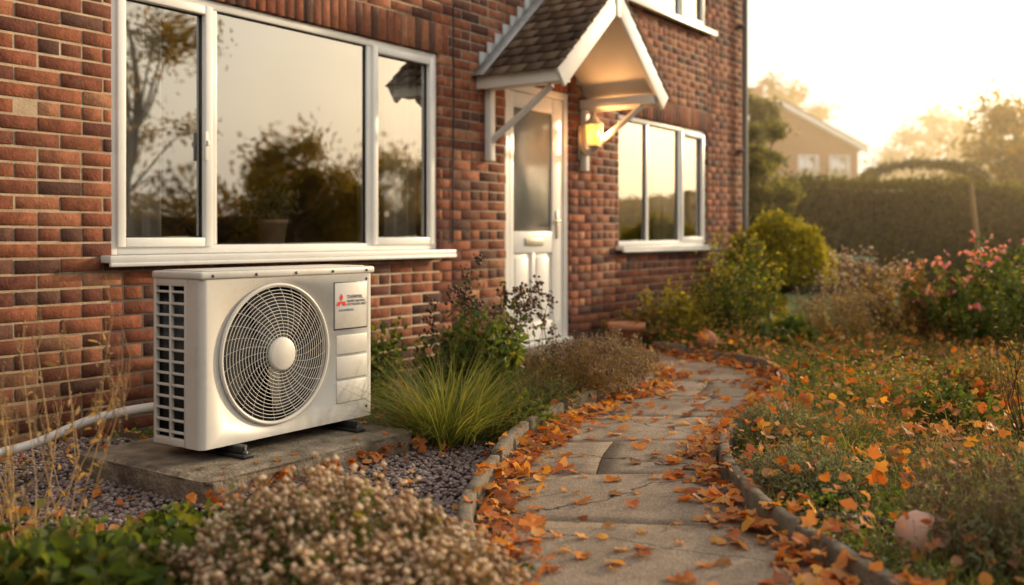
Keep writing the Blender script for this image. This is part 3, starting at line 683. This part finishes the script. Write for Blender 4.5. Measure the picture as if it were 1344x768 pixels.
def scatter(n,x0,x1,y0,y1):
    return rng.uniform(x0,x1,n),rng.uniform(y0,y1,n)
ico=bmesh.new(); bmesh.ops.create_icosphere(ico,subdivisions=1,radius=1); icoV=np.array([v.co[:] for v in ico.verts]); icoF=np.array([[v.index for v in f.verts] for f in ico.faces]); ico.free()
gpoly=[(-1.05,3.15),(-.55,2.7),(-.16,2.8),(-.19,3.4),(-.12,3.95),(.03,4.6),(-.3,4.75),(-.8,4.9),(-1.2,4.6),(-2.6,4.9),(-2.9,4.1),(-2.4,3.3)]
X,Y=scatter(26000,-3,.1,2.6,5.1)
k=inpoly(X,Y,gpoly)&(wall_t(X,Y)>.03)
s_,t_=wall_s(X,Y),wall_t(X,Y); k&=~((s_>2.29)&(s_<3.45)&(t_>.68)&(t_<1.52)); X,Y=X[k],Y[k]; n=len(X)
r=rng.uniform(.006,.014,n); V=icoV[None]*r[:,None,None]*rng.uniform(.65,1.25,(n,len(icoV),1))*np.array([1,1,.7]); an=rng.uniform(0,6.28,n)
V[:,:,0]*=rng.uniform(.8,1.5,n)[:,None]
c_,s2=np.cos(an)[:,None],np.sin(an)[:,None]; vx=V[:,:,0]*c_-V[:,:,1]*s2; vy=V[:,:,0]*s2+V[:,:,1]*c_; V[:,:,0]=vx+X[:,None]; V[:,:,1]=vy+Y[:,None]; V[:,:,2]+=rng.uniform(.004,.018,n)[:,None]
a=Acc(); a.add(V,(icoF[None]+(np.arange(n)*len(icoV))[:,None,None]).reshape(-1,3),0); a.build('gravel',M['gravel'])

# ---------------------------------------------------------------- fallen leaves
def leaf_litter(acc,X,Y,Z,size,flat=.35):
    n=len(X); K=13; tt=np.linspace(0,2*math.pi,K,endpoint=False)
    base=np.array([1,.62,.85,.55,.8,.5,.45,.3,.5,.55,.8,.6,.88])
    base2=np.array([1,.86,.66,.52,.45,.4,.36,.36,.4,.45,.52,.66,.86])
    pick=rng.random(n)<.5
    rr=np.where(pick[:,None],base[None],base2[None])*rng.uniform(.8,1.2,(n,K))*size[:,None]*.6
    x=rr*np.cos(tt); y=rr*np.sin(tt)
    ca=rng.uniform(-1,1,n)*9; cb=rng.uniform(-1,1.4,n)*11
    z=(ca[:,None]*x*x+cb[:,None]*y*y)+rng.normal(size=(n,K))*.0035
    P=np.stack([x,y,z],2); P=np.concatenate([P,np.zeros((n,1,3))],1)
    e=rng.normal(size=(n,2))*flat; az=rng.uniform(0,6.28,n)
    for ax,ang in ((0,e[:,0]),(1,e[:,1]),(2,az)):
        c,s=np.cos(ang)[:,None],np.sin(ang)[:,None]; i,j=[(1,2),(2,0),(0,1)][ax]
        pi=P[:,:,i]*c-P[:,:,j]*s; pj=P[:,:,i]*s+P[:,:,j]*c; P[:,:,i]=pi; P[:,:,j]=pj
    P[:,:,2]-=np.minimum(P[:,:,2].min(1),0)[:,None]*.85
    P+=np.stack([X,Y,Z],1)[:,None,:]
    f=np.array([[K,i,(i+1)%K] for i in range(K)]); acc.add(P,(f[None]+(np.arange(n)*(K+1))[:,None,None]).reshape(-1,3),0)
a=Acc()
def edge_pts(E,n,inward,sp,o0):
    i=rng.integers(0,len(E)-1,n); T=unit(np.gradient(E,axis=0))[i]; Nn=np.stack([T[:,1],-T[:,0]],1)*inward
    o=np.abs(rng.normal(size=n))*sp+o0
    Q=E[i]+Nn*o[:,None]+T*rng.uniform(-.05,.05,n)[:,None]
    return Q[:,0],Q[:,1],o
X,Y,o=edge_pts(eL,900,1,.10,.02); leaf_litter(a,X,Y,.034+np.clip(.12-o,0,.15)*rng.uniform(0,.45,len(X)),rng.uniform(.03,.08,len(X)),.3)
X,Y,o=edge_pts(eR,750,-1,.085,.02); leaf_litter(a,X,Y,.034+np.clip(.12-o,0,.15)*rng.uniform(0,.45,len(X)),rng.uniform(.03,.08,len(X)),.3)
X,Y,o=edge_pts(eL,70,-1,.03,.0); leaf_litter(a,X,Y,np.full(len(X),.10),rng.uniform(.03,.07,len(X)),.25)
X,Y,o=edge_pts(eR,90,1,.03,.0); leaf_litter(a,X,Y,np.full(len(X),.10),rng.uniform(.03,.07,len(X)),.25)
X,Y=scatter(420,-.1,1.8,2.4,8.2); k=inpoly(X,Y,poly); X,Y=X[k],Y[k]; leaf_litter(a,X,Y,np.full(len(X),.034),rng.uniform(.03,.085,len(X)),.16)
X,Y=scatter(7500,-3.5,6,2.2,9.5); t=wall_t(X,Y); k=(~inpoly(X,Y,poly))&(t>.08); s_=wall_s(X,Y); k&=~((s_>2.2)&(s_<3.5)&(t>.6)&(t<1.6)); ing=inpoly(X,Y,gpoly)&(rng.random(len(X))<.72); k&=~ing; X,Y=X[k],Y[k]
leaf_litter(a,X,Y,rng.uniform(.01,.12,len(X))*(X>.9)+.02,rng.uniform(.03,.07,len(X)),.5)
X,Y=scatter(2600,.9,6,2.6,9.5); k=~inpoly(X,Y,poly); k&=wall_t(X,Y)>.5; X,Y=X[k],Y[k]; leaf_litter(a,X,Y,rng.uniform(.08,.2,len(X)),rng.uniform(.035,.075,len(X)),.6)
P=np.array([H(s,t) for s,t in zip(rng.uniform(2.2,3.5,90),1.53+np.abs(rng.normal(size=90))*.06)]); leaf_litter(a,P[:,0],P[:,1],rng.uniform(.02,.05,90),rng.uniform(.03,.06,90),.5)
P=np.array([H(s,t) for s,t in zip(rng.uniform(2.32,3.42,9),rng.uniform(1.36,1.5,9))]); leaf_litter(a,P[:,0],P[:,1],np.full(9,.104),rng.uniform(.03,.05,9),.1)
a.build('fallen_leaves',M['deadleaf'])

# ---------------------------------------------------------------- ground cover in beds
def bedmask(X,Y,tmin=.12):
    t=wall_t(X,Y); s_=wall_s(X,Y)
    E=np.concatenate([eL,eR]); d=np.min(np.hypot(X[:,None]-E[None,:,0],Y[:,None]-E[None,:,1]),axis=1)
    k=(~inpoly(X,Y,poly))&(t>tmin)&(d>.11)
    k&=~((s_>2.2)&(s_<3.5)&(t>.6)&(t<1.6)); k&=~((s_>6.2)&(s_<7.5)&(t<.5)); k&=~inpoly(X,Y,gpoly)
    return k
from mathutils import noise as mn
def nz2(X,Y,s,o=0): return np.array([mn.noise(Vector((x*s+o,y*s,o))) for x,y in zip(X,Y)])
a=Acc()
def tufts(n,x0,x1,y0,y1,bl,h,mi,wd=.004,thr=-.1,o=0,rad=.04):
    X,Y=scatter(n,x0,x1,y0,y1); k=bedmask(X,Y); X,Y=X[k],Y[k]; k=nz2(X,Y,1.3,o)>thr; X,Y=X[k],Y[k]
    n=len(X); C=np.repeat(np.c_[X,Y,np.zeros(n)],bl,0); m=len(C); C[:,:2]+=rng.normal(size=(m,2))*rad
    hh=np.repeat(h*rng.uniform(.5,1.2,n),bl)*rng.uniform(.5,1.1,m)
    blades(a,C,rng.uniform(0,6.28,m),hh,wd*rng.uniform(.7,1.3,m),rng.uniform(0,.7,m),rng.uniform(.1,.6,m),3,mi)
def herbs(n,x0,x1,y0,y1,lf,h,mi,ls,thr=-.1,o=0,rad=.06,wr=.55):
    X,Y=scatter(n,x0,x1,y0,y1); k=bedmask(X,Y); X,Y=X[k],Y[k]; k=nz2(X,Y,1.3,o)>thr; X,Y=X[k],Y[k]
    n=len(X); hs=h*rng.uniform(.4,1.2,n); C=np.repeat(np.c_[X,Y,np.zeros(n)],lf,0); m=len(C); hr=np.repeat(hs,lf)
    off=rng.normal(size=(m,2))*rad; C[:,:2]+=off; C[:,2]=hr*rng.uniform(.05,1,m)
    D=np.c_[off/rad+rng.normal(size=(m,2))*.5,rng.uniform(-.1,1.2,m)]
    l=ls*rng.uniform(.6,1.3,m); leaves(a,C,D,l,l*wr,mi)
    stems(a,np.c_[X,Y,np.zeros(n)],np.c_[X,Y,hs]+rng.normal(size=(n,3))*.02,.0018,4)
tufts(2600,.9,4.5,2.3,5.2,14,.17,0,.004,-.05,1)
tufts(2200,1.2,7,5.2,9.8,14,.24,0,.005,-.05,1)
tufts(1400,1.2,7,4.5,9.8,12,.32,1,.004,.05,5)
tufts(500,.9,4,2.5,5,10,.2,1,.003,.0,5)
tufts(1600,2.6,9,9.8,13.5,10,.09,0,.006,-.5,1,.08)
herbs(1500,.85,4.5,2.3,5.2,30,.13,2,.022,-.1,9,.05)
herbs(900,.85,4.5,2.6,5.2,36,.12,3,.018,.02,14,.05,.4)
herbs(1300,1.2,7,5,9.8,30,.24,2,.035,-.05,9,.08)
herbs(900,1.2,7,5,9.8,30,.3,5,.03,0,22,.08)
herbs(500,.9,4.5,3,5.5,30,.2,5,.02,.05,22,.06)
herbs(700,-.9,2.2,4.5,9.2,30,.16,2,.03,-.3,3,.07)
tufts(500,-.9,2.2,4.5,9.2,12,.16,0,.004,-.1,3)
herbs(500,-.3,1.2,4.7,7.4,26,.16,5,.02,-.3,31,.06)
herbs(240,-2.6,-.2,1.7,3.0,26,.13,2,.045,-.4,3,.08,.7)
tufts(200,-2.6,-.2,1.7,3.0,12,.16,0,.004,-.3,3)
herbs(160,-3.4,-1.3,2.6,4.2,22,.08,2,.03,.05,3,.06,.7)
herbs(60,-3.6,-1.2,3.6,5.0,22,.1,2,.03,.1,8,.06,.7)
a.build('ground_cover_plants',[M['grass'],M['drygrass'],M['herb'],M['grey'],M['stalk'],M['rusty']])

# ---------------------------------------------------------------- individual plants
def plant(name,build,mats,loc=(0,0,0)):
    a=Acc(); build(a); return a.build(name,mats,matrix=Matrix.Translation(loc))
def g_tuft(n,h,w,sp,mi=0,lean=.9):
    def f(a):
        P=np.zeros((n,3)); P[:,:2]=rng.normal(size=(n,2))*sp; az=np.arctan2(P[:,1],P[:,0])+rng.normal(size=n)*.5
        blades(a,P,az,h*rng.uniform(.5,1.1,n),w*rng.uniform(.7,1.3,n),rng.uniform(0,lean,n),rng.uniform(.2,.75,n),5,mi)
    return f
plant('ornamental_grass',g_tuft(1100,.56,.006,.075),[M['grass']],(-.31,4.72,0))
plant('ornamental_grass',g_tuft(260,.3,.005,.05),[M['grass']],(.02,4.9,0))
plant('ornamental_grass',g_tuft(420,.32,.005,.07),[M['grass']],(1.95,3.9,0))
plant('ornamental_grass',g_tuft(380,.3,.005,.07),[M['grass']],(1.5,4.3,0))
def bush(n_st,h,rad,lf,ls,wr=.5,li=0,si=1,top=None,ti=2,tn=0,tr=.01,tsp=.02,flat=.5,topfrac=1,spike=0):
    def f(a):
        az=rng.uniform(0,6.28,n_st); rr=rad*np.sqrt(rng.uniform(0,1,n_st)); hh=h*rng.uniform(.6,1.05,n_st)*(1-flat*(rr/rad)**2)
        P0=np.c_[rr*.3*np.cos(az),rr*.3*np.sin(az),np.zeros(n_st)]; P1=np.c_[rr*np.cos(az),rr*np.sin(az),hh]
        mid=stems(a,P0,P1,.0028,si)
        if lf:
            u=rng.uniform(.15,1,(n_st,lf)); u3=u[:,:,None]; C=np.where(u3<.5,P0[:,None]*(1-2*u3)+mid[:,None]*2*u3,mid[:,None]*(2-2*u3)+P1[:,None]*(2*u3-1))
            C=C.reshape(-1,3); m=len(C); C=C+rng.normal(size=(m,3))*.018; l=ls*rng.uniform(.6,1.2,m)
            leaves(a,C,rng.normal(size=(m,3))+[0,0,.4],l,l*wr,li)
        if tn:
            k=int(n_st*topfrac); Q=np.repeat(P1[:k],tn,0); m=len(Q); Q=Q+rng.normal(size=(m,3))*[tsp,tsp,tsp*(1+spike)]
            stems(a,np.repeat(P1[:k],tn,0)-[0,0,.03],Q,.0012,si); 
            if top=='leaf': leaves(a,Q,rng.normal(size=(m,3)),tr*2,tr*1.4,ti)
            else: blobs(a,Q,tr*rng.uniform(.6,1.3,m),ti)
    return f
plant('seed_head_plant',bush(34,.88,.34,18,.05,.5,top='b',tn=14,tr=.012,tsp=.028,flat=.3,topfrac=.8),[M['dkherb'],M['seed'],M['seed']],(-.2,5.95,0))
plant('seed_head_plant',bush(44,.62,.36,46,.06,.55,flat=.4),[M['herb'],M['stalk']],(-.25,5.65,0))
plant('seed_head_plant',bush(8,.72,.16,8,.045,.5,top='b',tn=12,tr=.011,tsp=.022,flat=.1),[M['herb'],M['seed'],M['seed']],(.2,6.1,0))
plant('heather_shrub',bush(170,.40,.4,46,.02,.35,top='b',tn=8,tr=.006,tsp=.02),[M['rusty'],M['stalk'],M['seed']],(.40,5.9,0))
plant('heather_shrub',bush(150,.36,.34,46,.02,.35,top='b',tn=8,tr=.006,tsp=.02),[M['rusty'],M['stalk'],M['stalk']],(.66,6.45,0))
plant('heather_shrub',bush(110,.28,.28,46,.02,.35),[M['dkherb'],M['stalk']],(.12,5.35,0))
plant('climbing_weed',bush(16,.75,.16,30,.05,.6,flat=.1),[M['herb'],M['stalk']],H(3.85,.35))
plant('climbing_weed',bush(20,.5,.2,30,.06,.6,flat=.1),[M['herb'],M['stalk']],H(4.5,.3))
plant('leafy_weed',bush(26,.2,.14,22,.045,.6),[M['herb'],M['stalk']],(.05,4.95,0))
plant('dried_flower_bush',bush(210,.36,.38,26,.03,.4,top='b',tn=13,tr=.009,tsp=.022,flat=.45,topfrac=.9),[M['herb'],M['stalk'],M['cream']],(-.5,2.55,0))
plant('dried_flower_bush',bush(120,.28,.26,26,.03,.4,top='b',tn=12,tr=.0085,tsp=.02,flat=.45,topfrac=.9),[M['rusty'],M['stalk'],M['cream']],(-.22,2.35,0))
plant('leafy_plant',bush(60,.24,.3,22,.07,.7),[M['herb'],M['stalk']],(-.95,2.45,0))
plant('leafy_plant',bush(60,.22,.3,22,.07,.7),[M['herb'],M['stalk']],(-1.35,2.5,0))
plant('leafy_plant',bush(50,.14,.22,16,.05,.7),[M['herb'],M['stalk']],(-1.02,3.0,0))
plant('leafy_plant',bush(50,.16,.22,16,.045,.7),[M['herb'],M['stalk']],(-.72,2.9,0))
plant('dry_stalks',bush(16,.72,.24,10,.035,.4,flat=.1,top='b',tn=12,tr=.004,tsp=.012,spike=5),[M['drygrass'],M['stalk'],M['stalk']],(-1.38,2.85,0))
plant('dry_stalks',bush(9,.5,.2,8,.03,.4,flat=.1,top='b',tn=12,tr=.004,tsp=.012,spike=4),[M['drygrass'],M['stalk'],M['stalk']],(-1.62,3.2,0))
plant('lavender_bush',bush(260,.36,.34,26,.035,.16,top='b',tn=6,tr=.004,tsp=.01,spike=2,flat=.4),[M['grey'],M['stalk'],M['seed']],(1.5,2.85,0))
plant('lavender_bush',bush(200,.22,.3,34,.02,.4,flat=.5),[M['grey'],M['stalk']],(1.15,3.75,0))
plant('lavender_bush',bush(160,.2,.3,34,.02,.4,flat=.5),[M['grey'],M['stalk']],(1.3,4.7,0))
plant('bare_shoots',bush(26,.72,.22,6,.03,.4,flat=.1),[M['rusty'],M['seed']],(2.3,4.25,0))
plant('leafy_plant',bush(50,.3,.25,26,.04,.5),[M['herb'],M['stalk']],(2.2,4.9,0))
plant('leafy_plant',bush(50,.36,.3,26,.04,.5),[M['rusty'],M['stalk']],(2.7,5.6,0))
plant('rose_bush',bush(90,1.0,.75,60,.05,.6,top='leaf',tn=6,tr=.024,tsp=.03,flat=.35,topfrac=.4),[M['herb'],M['stalk'],M['pink']],(4.05,8.1,0))
plant('rose_bush',bush(60,.8,.6,60,.05,.6,top='leaf',tn=5,tr=.022,tsp=.03,flat=.35,topfrac=.25),[M['rusty'],M['stalk'],M['pink']],(3.6,8.7,0))
plant('tall_seed_grass',bush(60,.85,.5,14,.05,.3,top='b',tn=9,tr=.014,tsp=.05,flat=.2),[M['drygrass'],M['stalk'],M['cream']],(3.6,10,0))
plant('tall_seed_grass',bush(60,.55,.5,30,.05,.3,top='b',tn=9,tr=.01,tsp=.04,flat=.3),[M['drygrass'],M['stalk'],M['stalk']],(2.9,8.6,0))
plant('daisy_clump',bush(60,1.0,.4,40,.05,.5,top='leaf',tn=7,tr=.02,tsp=.04,flat=.35),[M['herb'],M['stalk'],M['yel']],(2.05,8.9,0))
plant('daisy_clump',bush(50,.6,.45,40,.05,.5,flat=.35),[M['yel'],M['stalk']],(1.5,8.9,0))
plant('leafy_plant',bush(30,.34,.26,20,.13,.6),[M['herb'],M['stalk']],(2.25,8.1,0))
plant('leafy_plant',bush(50,.4,.4,30,.07,.5),[M['rusty'],M['stalk']],(1.2,8.75,0))
plant('leafy_plant',bush(80,.45,.5,30,.07,.5),[M['rusty'],M['stalk']],(2.0,10.2,0))
def shrub(n,rx,rz,ls,li=0):
    def f(a):
        D=unit(rng.normal(size=(n,3))); D[:,2]=np.abs(D[:,2])*1.0-.15; D=unit(D)
        b=1+.22*np.array([mn.noise(Vector(d)*2.3) for d in D])+.08*np.array([mn.noise(Vector(d)*7) for d in D])
        R_=b*rng.uniform(.72,1.03,n)**.6; P=D*R_[:,None]*[rx,rx,rz]; P[:,2]+=.38*rz
        P=P[P[:,2]>.02]; m=len(P); l=ls*rng.uniform(.6,1.3,m)
        leaves(a,P,unit(P-[0,0,.3])+rng.normal(size=(m,3))*.7,l,l*.55,li)
        k=40; stems(a,np.zeros((k,3)),P[:k],.012,1)
    return f
plant('golden_shrub',shrub(9000,.56,.62,.05),[M['yel'],M['bark'],],(3.0,10.9,.35))
plant('golden_shrub',shrub(2500,.35,.3,.045),[M['yel'],M['bark']],(2.55,10.4,.12))
def pot(name,loc,r,h,m,rot=0):
    a=Acc(); lathe(a,[(0,0),(r*.72,0),(r*.95,h*.8),(r*1.08,h*.8),(r*1.08,h),(r*.92,h),(r*.88,h*.8),(0,h*.78)],(0,0,0),24); a.build(name,m,matrix=Matrix.Translation(loc)@Matrix.Rotation(rot,4,'X'))
pot('terracotta_pot',(.98,8.35,0),.15,.26,M['terra'])
orn=[(0,0),(.05,.0),(.08,.05),(.085,.085),(.064,.135),(.03,.16),(.015,.17),(0,.175)]
a=Acc(); lathe(a,orn,(0,0,0),20); a.build('garden_ornament',M['terra'],smooth=True,matrix=Matrix.Translation((1.6,8.0,.06)))
a=Acc(); lathe(a,[(0,0),(.035,.0),(.062,.03),(.07,.065),(.06,.1),(.04,.118),(.036,.13),(.046,.138),(.034,.138),(.03,.12),(0,.11)],(0,0,0),24); a.build('stone_jar',M['pinkpot'],smooth=True,matrix=Matrix.Translation((1.17,2.93,.1))@Matrix.Rotation(1.2,4,'X')@Matrix.Rotation(.5,4,'Y'))
a=Acc(); tube(a,catmull([(1.05,3.35,.04),(1.3,3.2,.05),(1.75,3.12,.05)],5),[.022]*11,8); a.build('timber_log',M['bark'])

# ================================================================ BACKGROUND
def hedge(name,x0,x1,y,th,h,n,ls,mat):
    e=empty(name); a=Acc()
    m=60; xs=np.linspace(x0,x1,m)
    V=[];
    for i,x in enumerate(xs):
        b=.12*mn.noise(Vector((x*.6,1,0))); t=h-.18+.18*mn.noise(Vector((x*.5,3,1)))
        V+=[(x,y-th/2+.2+b,0),(x,y-th/2+.2+b,t),(x,y+th/2-.2,t),(x,y+th/2-.2,0)]
    F=[[4*i+k,4*(i+1)+k,4*(i+1)+k+1,4*i+k+1] for i in range(m-1) for k in range(3)]
    a.add(V,F,0); a.build('hedge_core',M['bark'],e)
    a=Acc(); X=rng.uniform(x0,x1,n); u=rng.uniform(0,1,n); top=u>.68
    bz=np.array([mn.noise(Vector((x*.6,1,0))) for x in X])*.12; tz=h+.18*np.array([mn.noise(Vector((x*.5,3,1))) for x in X])
    Z=np.where(top,tz-.12+np.abs(rng.normal(size=n))*.08,rng.uniform(0,1,n)*tz); Y=np.where(top,y+rng.uniform(-.5,.5,n)*th,y-th/2+.1+bz+rng.normal(size=n)*.08)
    l=ls*rng.uniform(.6,1.4,n); leaves(a,np.c_[X,Y,Z],rng.normal(size=(n,3))+[0,-.6,.5],l,l*.6); a.build('hedge_foliage',mat,e)
hedge('hedge',4.6,26,17.4,1.6,1.95,42000,.085,M['hedge'])
hedge('hedge',-9,3,-2.6,1.2,2.9,5000,.14,M['hedge'])  # unseen, added behind the camera to block sky light and darken the lower wall
def tree(name,loc,h,cr,tr,nc,nl,ls,mat,crz=None,base=.3,spread=.33):
    e=empty(name,Matrix.Translation(loc)); a=Acc(); b=Acc()
    tube(a,[(0,0,-.1),(.03*h*.3,0,h*.25),(-.02*h,.02*h,h*.55),(0,0,h*.85)],[tr,tr*.75,tr*.45,tr*.1],10)
    cz=h*base+(h*(1-base))*.5
    C=[]
    while len(C)<nc:
        p=rng.uniform(-1,1,3)
        if .15<np.linalg.norm(p)<1: C.append(p*[cr,cr,h*(1-base)*.5]+[0,0,cz])
    C=np.array(C)
    for c in C[:14]:
        z0=max(h*.2,c[2]*.55); tube(a,[(0,0,z0),tuple(c*[.5,.5,.0]+[0,0,(z0+c[2])/2+.1]),tuple(c)],[tr*.3,tr*.18,tr*.05],6)
    a.build('trunk',M['bark'],e)
    e1=np.repeat(C,nl,0); m=len(e1); P=e1+rng.normal(size=(m,3))*cr*spread*rng.uniform(.3,.7,(m,1))*[1,1,.7]
    l=ls*rng.uniform(.6,1.3,m); leaves(b,P,rng.normal(size=(m,3)),l,l*.6); b.build('foliage',mat,e)
tree('conifer_tree',(4.62,18.8,0),4.0,.5,.1,36,300,.11,M['hazytree'],base=.02)
tree('conifer_tree',(3.9,15.5,0),3.0,.5,.1,26,260,.1,M['hazytree'],base=.02)
tree('garden_tree',(12.4,23,0),4.2,2.0,.16,30,260,.16,M['autumn'],base=.2)
tree('garden_tree',(25,58,0),8.0,3.4,.3,40,220,.32,M['autumn'],base=.25,spread=.25)
tree('garden_tree',(17.0,62,0),11,3.0,.3,36,160,.3,M['autumn'],base=.3,spread=.25)
tree('garden_tree',(15.6,4.6,0),7.6,2.0,.16,26,230,.12,M['autumn'],base=.18)
tree('garden_tree',(20.5,9.0,0),3.9,1.9,.18,30,240,.15,M['autumn'],base=.1)
tree('garden_tree',(24.5,12.2,0),3.9,2.2,.18,30,240,.16,M['autumn'],base=.1)
hh=empty('hedge'); 
e_=Acc(); n=16000; X=rng.uniform(-12,18,n); b_=np.array([mn.noise(Vector((x*.5,7,1))) for x in X])
Z=rng.uniform(0,1,n)*(2.3+.8*b_); P=np.c_[23+rng.normal(size=n)*.4,X,Z]; l=.2*rng.uniform(.6,1.4,n); leaves(e_,P,rng.normal(size=(n,3)),l,l*.6); e_.build('hedge_foliage',M['rusty'],hh)
boxes('hedge_core',[(23,23.8,-12,18,0,1.7)],M['bark'],hh,bevel=0)

ar=empty('garden_arch',Matrix.Translation((8.25,19.2,0)))
a=Acc(); aw=1.15
for dy in (0,.8):
    t=np.linspace(math.pi,0,18); pts=[(-aw,dy,0)]+[(aw*math.cos(x),dy,2.1+.36*math.sin(x)) for x in t]+[(aw,dy,0)]
    tube(a,pts,.025,6)
for x in np.linspace(math.pi,0,9): tube(a,[(aw*math.cos(x),0,2.1+.36*math.sin(x)),(aw*math.cos(x),.8,2.1+.36*math.sin(x))],.018,5)
a.build('arch_frame',M['steel'],ar)
a=Acc(); n=1800; x=rng.uniform(0,math.pi,n); P=np.c_[aw*np.cos(x),rng.uniform(0,.8,n),2.1+.36*np.sin(x)]+rng.normal(size=(n,3))*.045; leaves(a,P,rng.normal(size=(n,3)),.08,.05); a.build('arch_climber',M['hedge'],ar)
a=Acc(); tube(a,[(6.35,13.2,0),(6.29,13.2,.9),(6.2,13.2,1.72)],[.042,.038,.03],8); a.build('garden_post',M['stalk'])
gt=empty('garden_table',Matrix.Translation((4.9,14.6,0)))
boxes('table_top',[(-.4,.4,-.3,.3,.66,.69)],surf('green_paint',[(.03,.2,.12),(.05,.26,.16)],rough=.4,bump=0),gt,bevel=.01)
boxes('table_legs',[(x-.02,x+.02,y-.02,y+.02,0,.66) for x in (-.35,.35) for y in (-.25,.25)],M['steel'],gt)

nb=empty('brick_house',Matrix.Translation((9.35,34.5,.23))@Matrix.Rotation(math.radians(6),4,'Z')@Matrix.Scale(.77,4))
a=Acc(); w=3.9; eh=5.1; ah=7.1
V=[(-w,0,-1),(w,0,-1),(w,0,eh),(0,0,ah),(-w,0,eh),(-w,9,-1),(w,9,-1),(w,9,eh),(0,9,ah),(-w,9,eh)]
a.add(V,[[1,6,7,2],[5,0,4,9]],0); a.add(V,[[0,1,2,3,4]],0); a.add(V,[[6,5,9,8,7]],0); a.build('walls',M['brickfar'],nb)
a=Acc()
for s in (-1,1):
    V=[(0,-.3,ah+.05),(s*(w+.35),-.3,eh-.13),(s*(w+.35),9.3,eh-.13),(0,9.3,ah+.05)]; V2=[(x,y,z+.18) for x,y,z in V]
    F=np.array([[0,1,2,3],[4,7,6,5],[0,4,5,1],[1,5,6,2],[2,6,7,3]]); a.add(V+V2,F if s==1 else F[:,::-1],0)
a.build('roof',M['rooftile'],nb)
a=Acc()
for s in (-1,1):
    V=[(0,-.33,ah-.12),(s*(w+.35),-.33,eh-.32),(s*(w+.35),-.33,eh-.08),(0,-.33,ah+.1)]; V2=[(x,-.305,z) for x,y,z in V]
    a.add(V+V2,BF,0)
a.build('bargeboards',M['upvc'],nb)
boxes('chimney',[(-.5,.5,3,3.8,ah-.6,ah+1.2)],M['brickfar'],nb,bevel=.02)
L=[];G=[]
for (x,z) in ((1.5,3.55),(3.0,3.55),(-1.9,3.55),(-1.9,1.1),(1.9,1.1)):
    h_=.48
    L+=[(x-h_,x+h_,-.03,.05,z,z+.08),(x-h_,x+h_,-.03,.05,z+1.1,z+1.18),(x-h_,x-h_+.08,-.031,.05,z,z+1.18),(x+h_-.08,x+h_,-.031,.05,z,z+1.18),(x-.03,x+.03,-.032,.05,z,z+1.18)]; G.append((x-h_+.05,x+h_-.05,-.02,-.01,z+.02,z+1.15))
boxes('window_frames',L,M['upvc'],nb,bevel=0); boxes('window_panes',G,M['glass'],nb,bevel=0)

def haze(dens):
    m,nt,out=newmat('garden_haze'); v=N(nt,'ShaderNodeVolumeScatter'); v.inputs['Color'].default_value=(1,.76,.46,1); v.inputs['Density'].default_value=dens; v.inputs['Anisotropy'].default_value=.65
    nt.links.new(v.outputs[0],out.inputs['Volume']); return m
boxes('mist',[(3.2,30,12.2,48,-.5,7)],haze(.019),None,bevel=0)

# ================================================================ LIGHT
SAZ,SEL=math.radians(54),math.radians(14)
w=bpy.data.worlds.new('World'); scene.world=w; w.use_nodes=True; nt=w.node_tree; nt.nodes.clear()
o=N(nt,'ShaderNodeOutputWorld'); bg=N(nt,'ShaderNodeBackground'); sk=N(nt,'ShaderNodeTexSky'); sk.sky_type='NISHITA'
sk.sun_disc=False; sk.sun_elevation=SEL; sk.sun_rotation=SAZ; sk.air_density=1.2; sk.dust_density=8; sk.ozone_density=.6; sk.altitude=50
mx=N(nt,'ShaderNodeMixRGB'); mx.inputs[0].default_value=.44; mx.inputs[2].default_value=(16.5,14.9,12.6,1)
nt.links.new(sk.outputs[0],mx.inputs[1]); nt.links.new(mx.outputs[0],bg.inputs[0]); bg.inputs[1].default_value=.15; nt.links.new(bg.outputs[0],o.inputs[0])
sd=bpy.data.lights.new('sun','SUN'); sd.energy=5.0; sd.angle=math.radians(2.0); sd.color=(1,.71,.41)
so=bpy.data.objects.new('sun',sd); COL.objects.link(so)
dv=Vector((math.sin(SAZ)*math.cos(SEL),math.cos(SAZ)*math.cos(SEL),math.sin(SEL))); so.rotation_euler=(-dv).to_track_quat('-Z','Y').to_euler(); so.location=(20,20,15)

cd=bpy.data.cameras.new('camera'); co=bpy.data.objects.new('camera',cd); COL.objects.link(co); scene.camera=co
co.location=(0,0,1.0); co.rotation_euler=(math.pi/2,0,0); cd.sensor_width=36; cd.lens=1282/1344*36; cd.shift_y=-74/1344; cd.clip_end=1500; cd.clip_start=.05
cd.dof.use_dof=True; cd.dof.focus_distance=4.2; cd.dof.aperture_fstop=1.4
scene.view_settings.view_transform='Standard'; scene.view_settings.look='None'; scene.view_settings.exposure=0
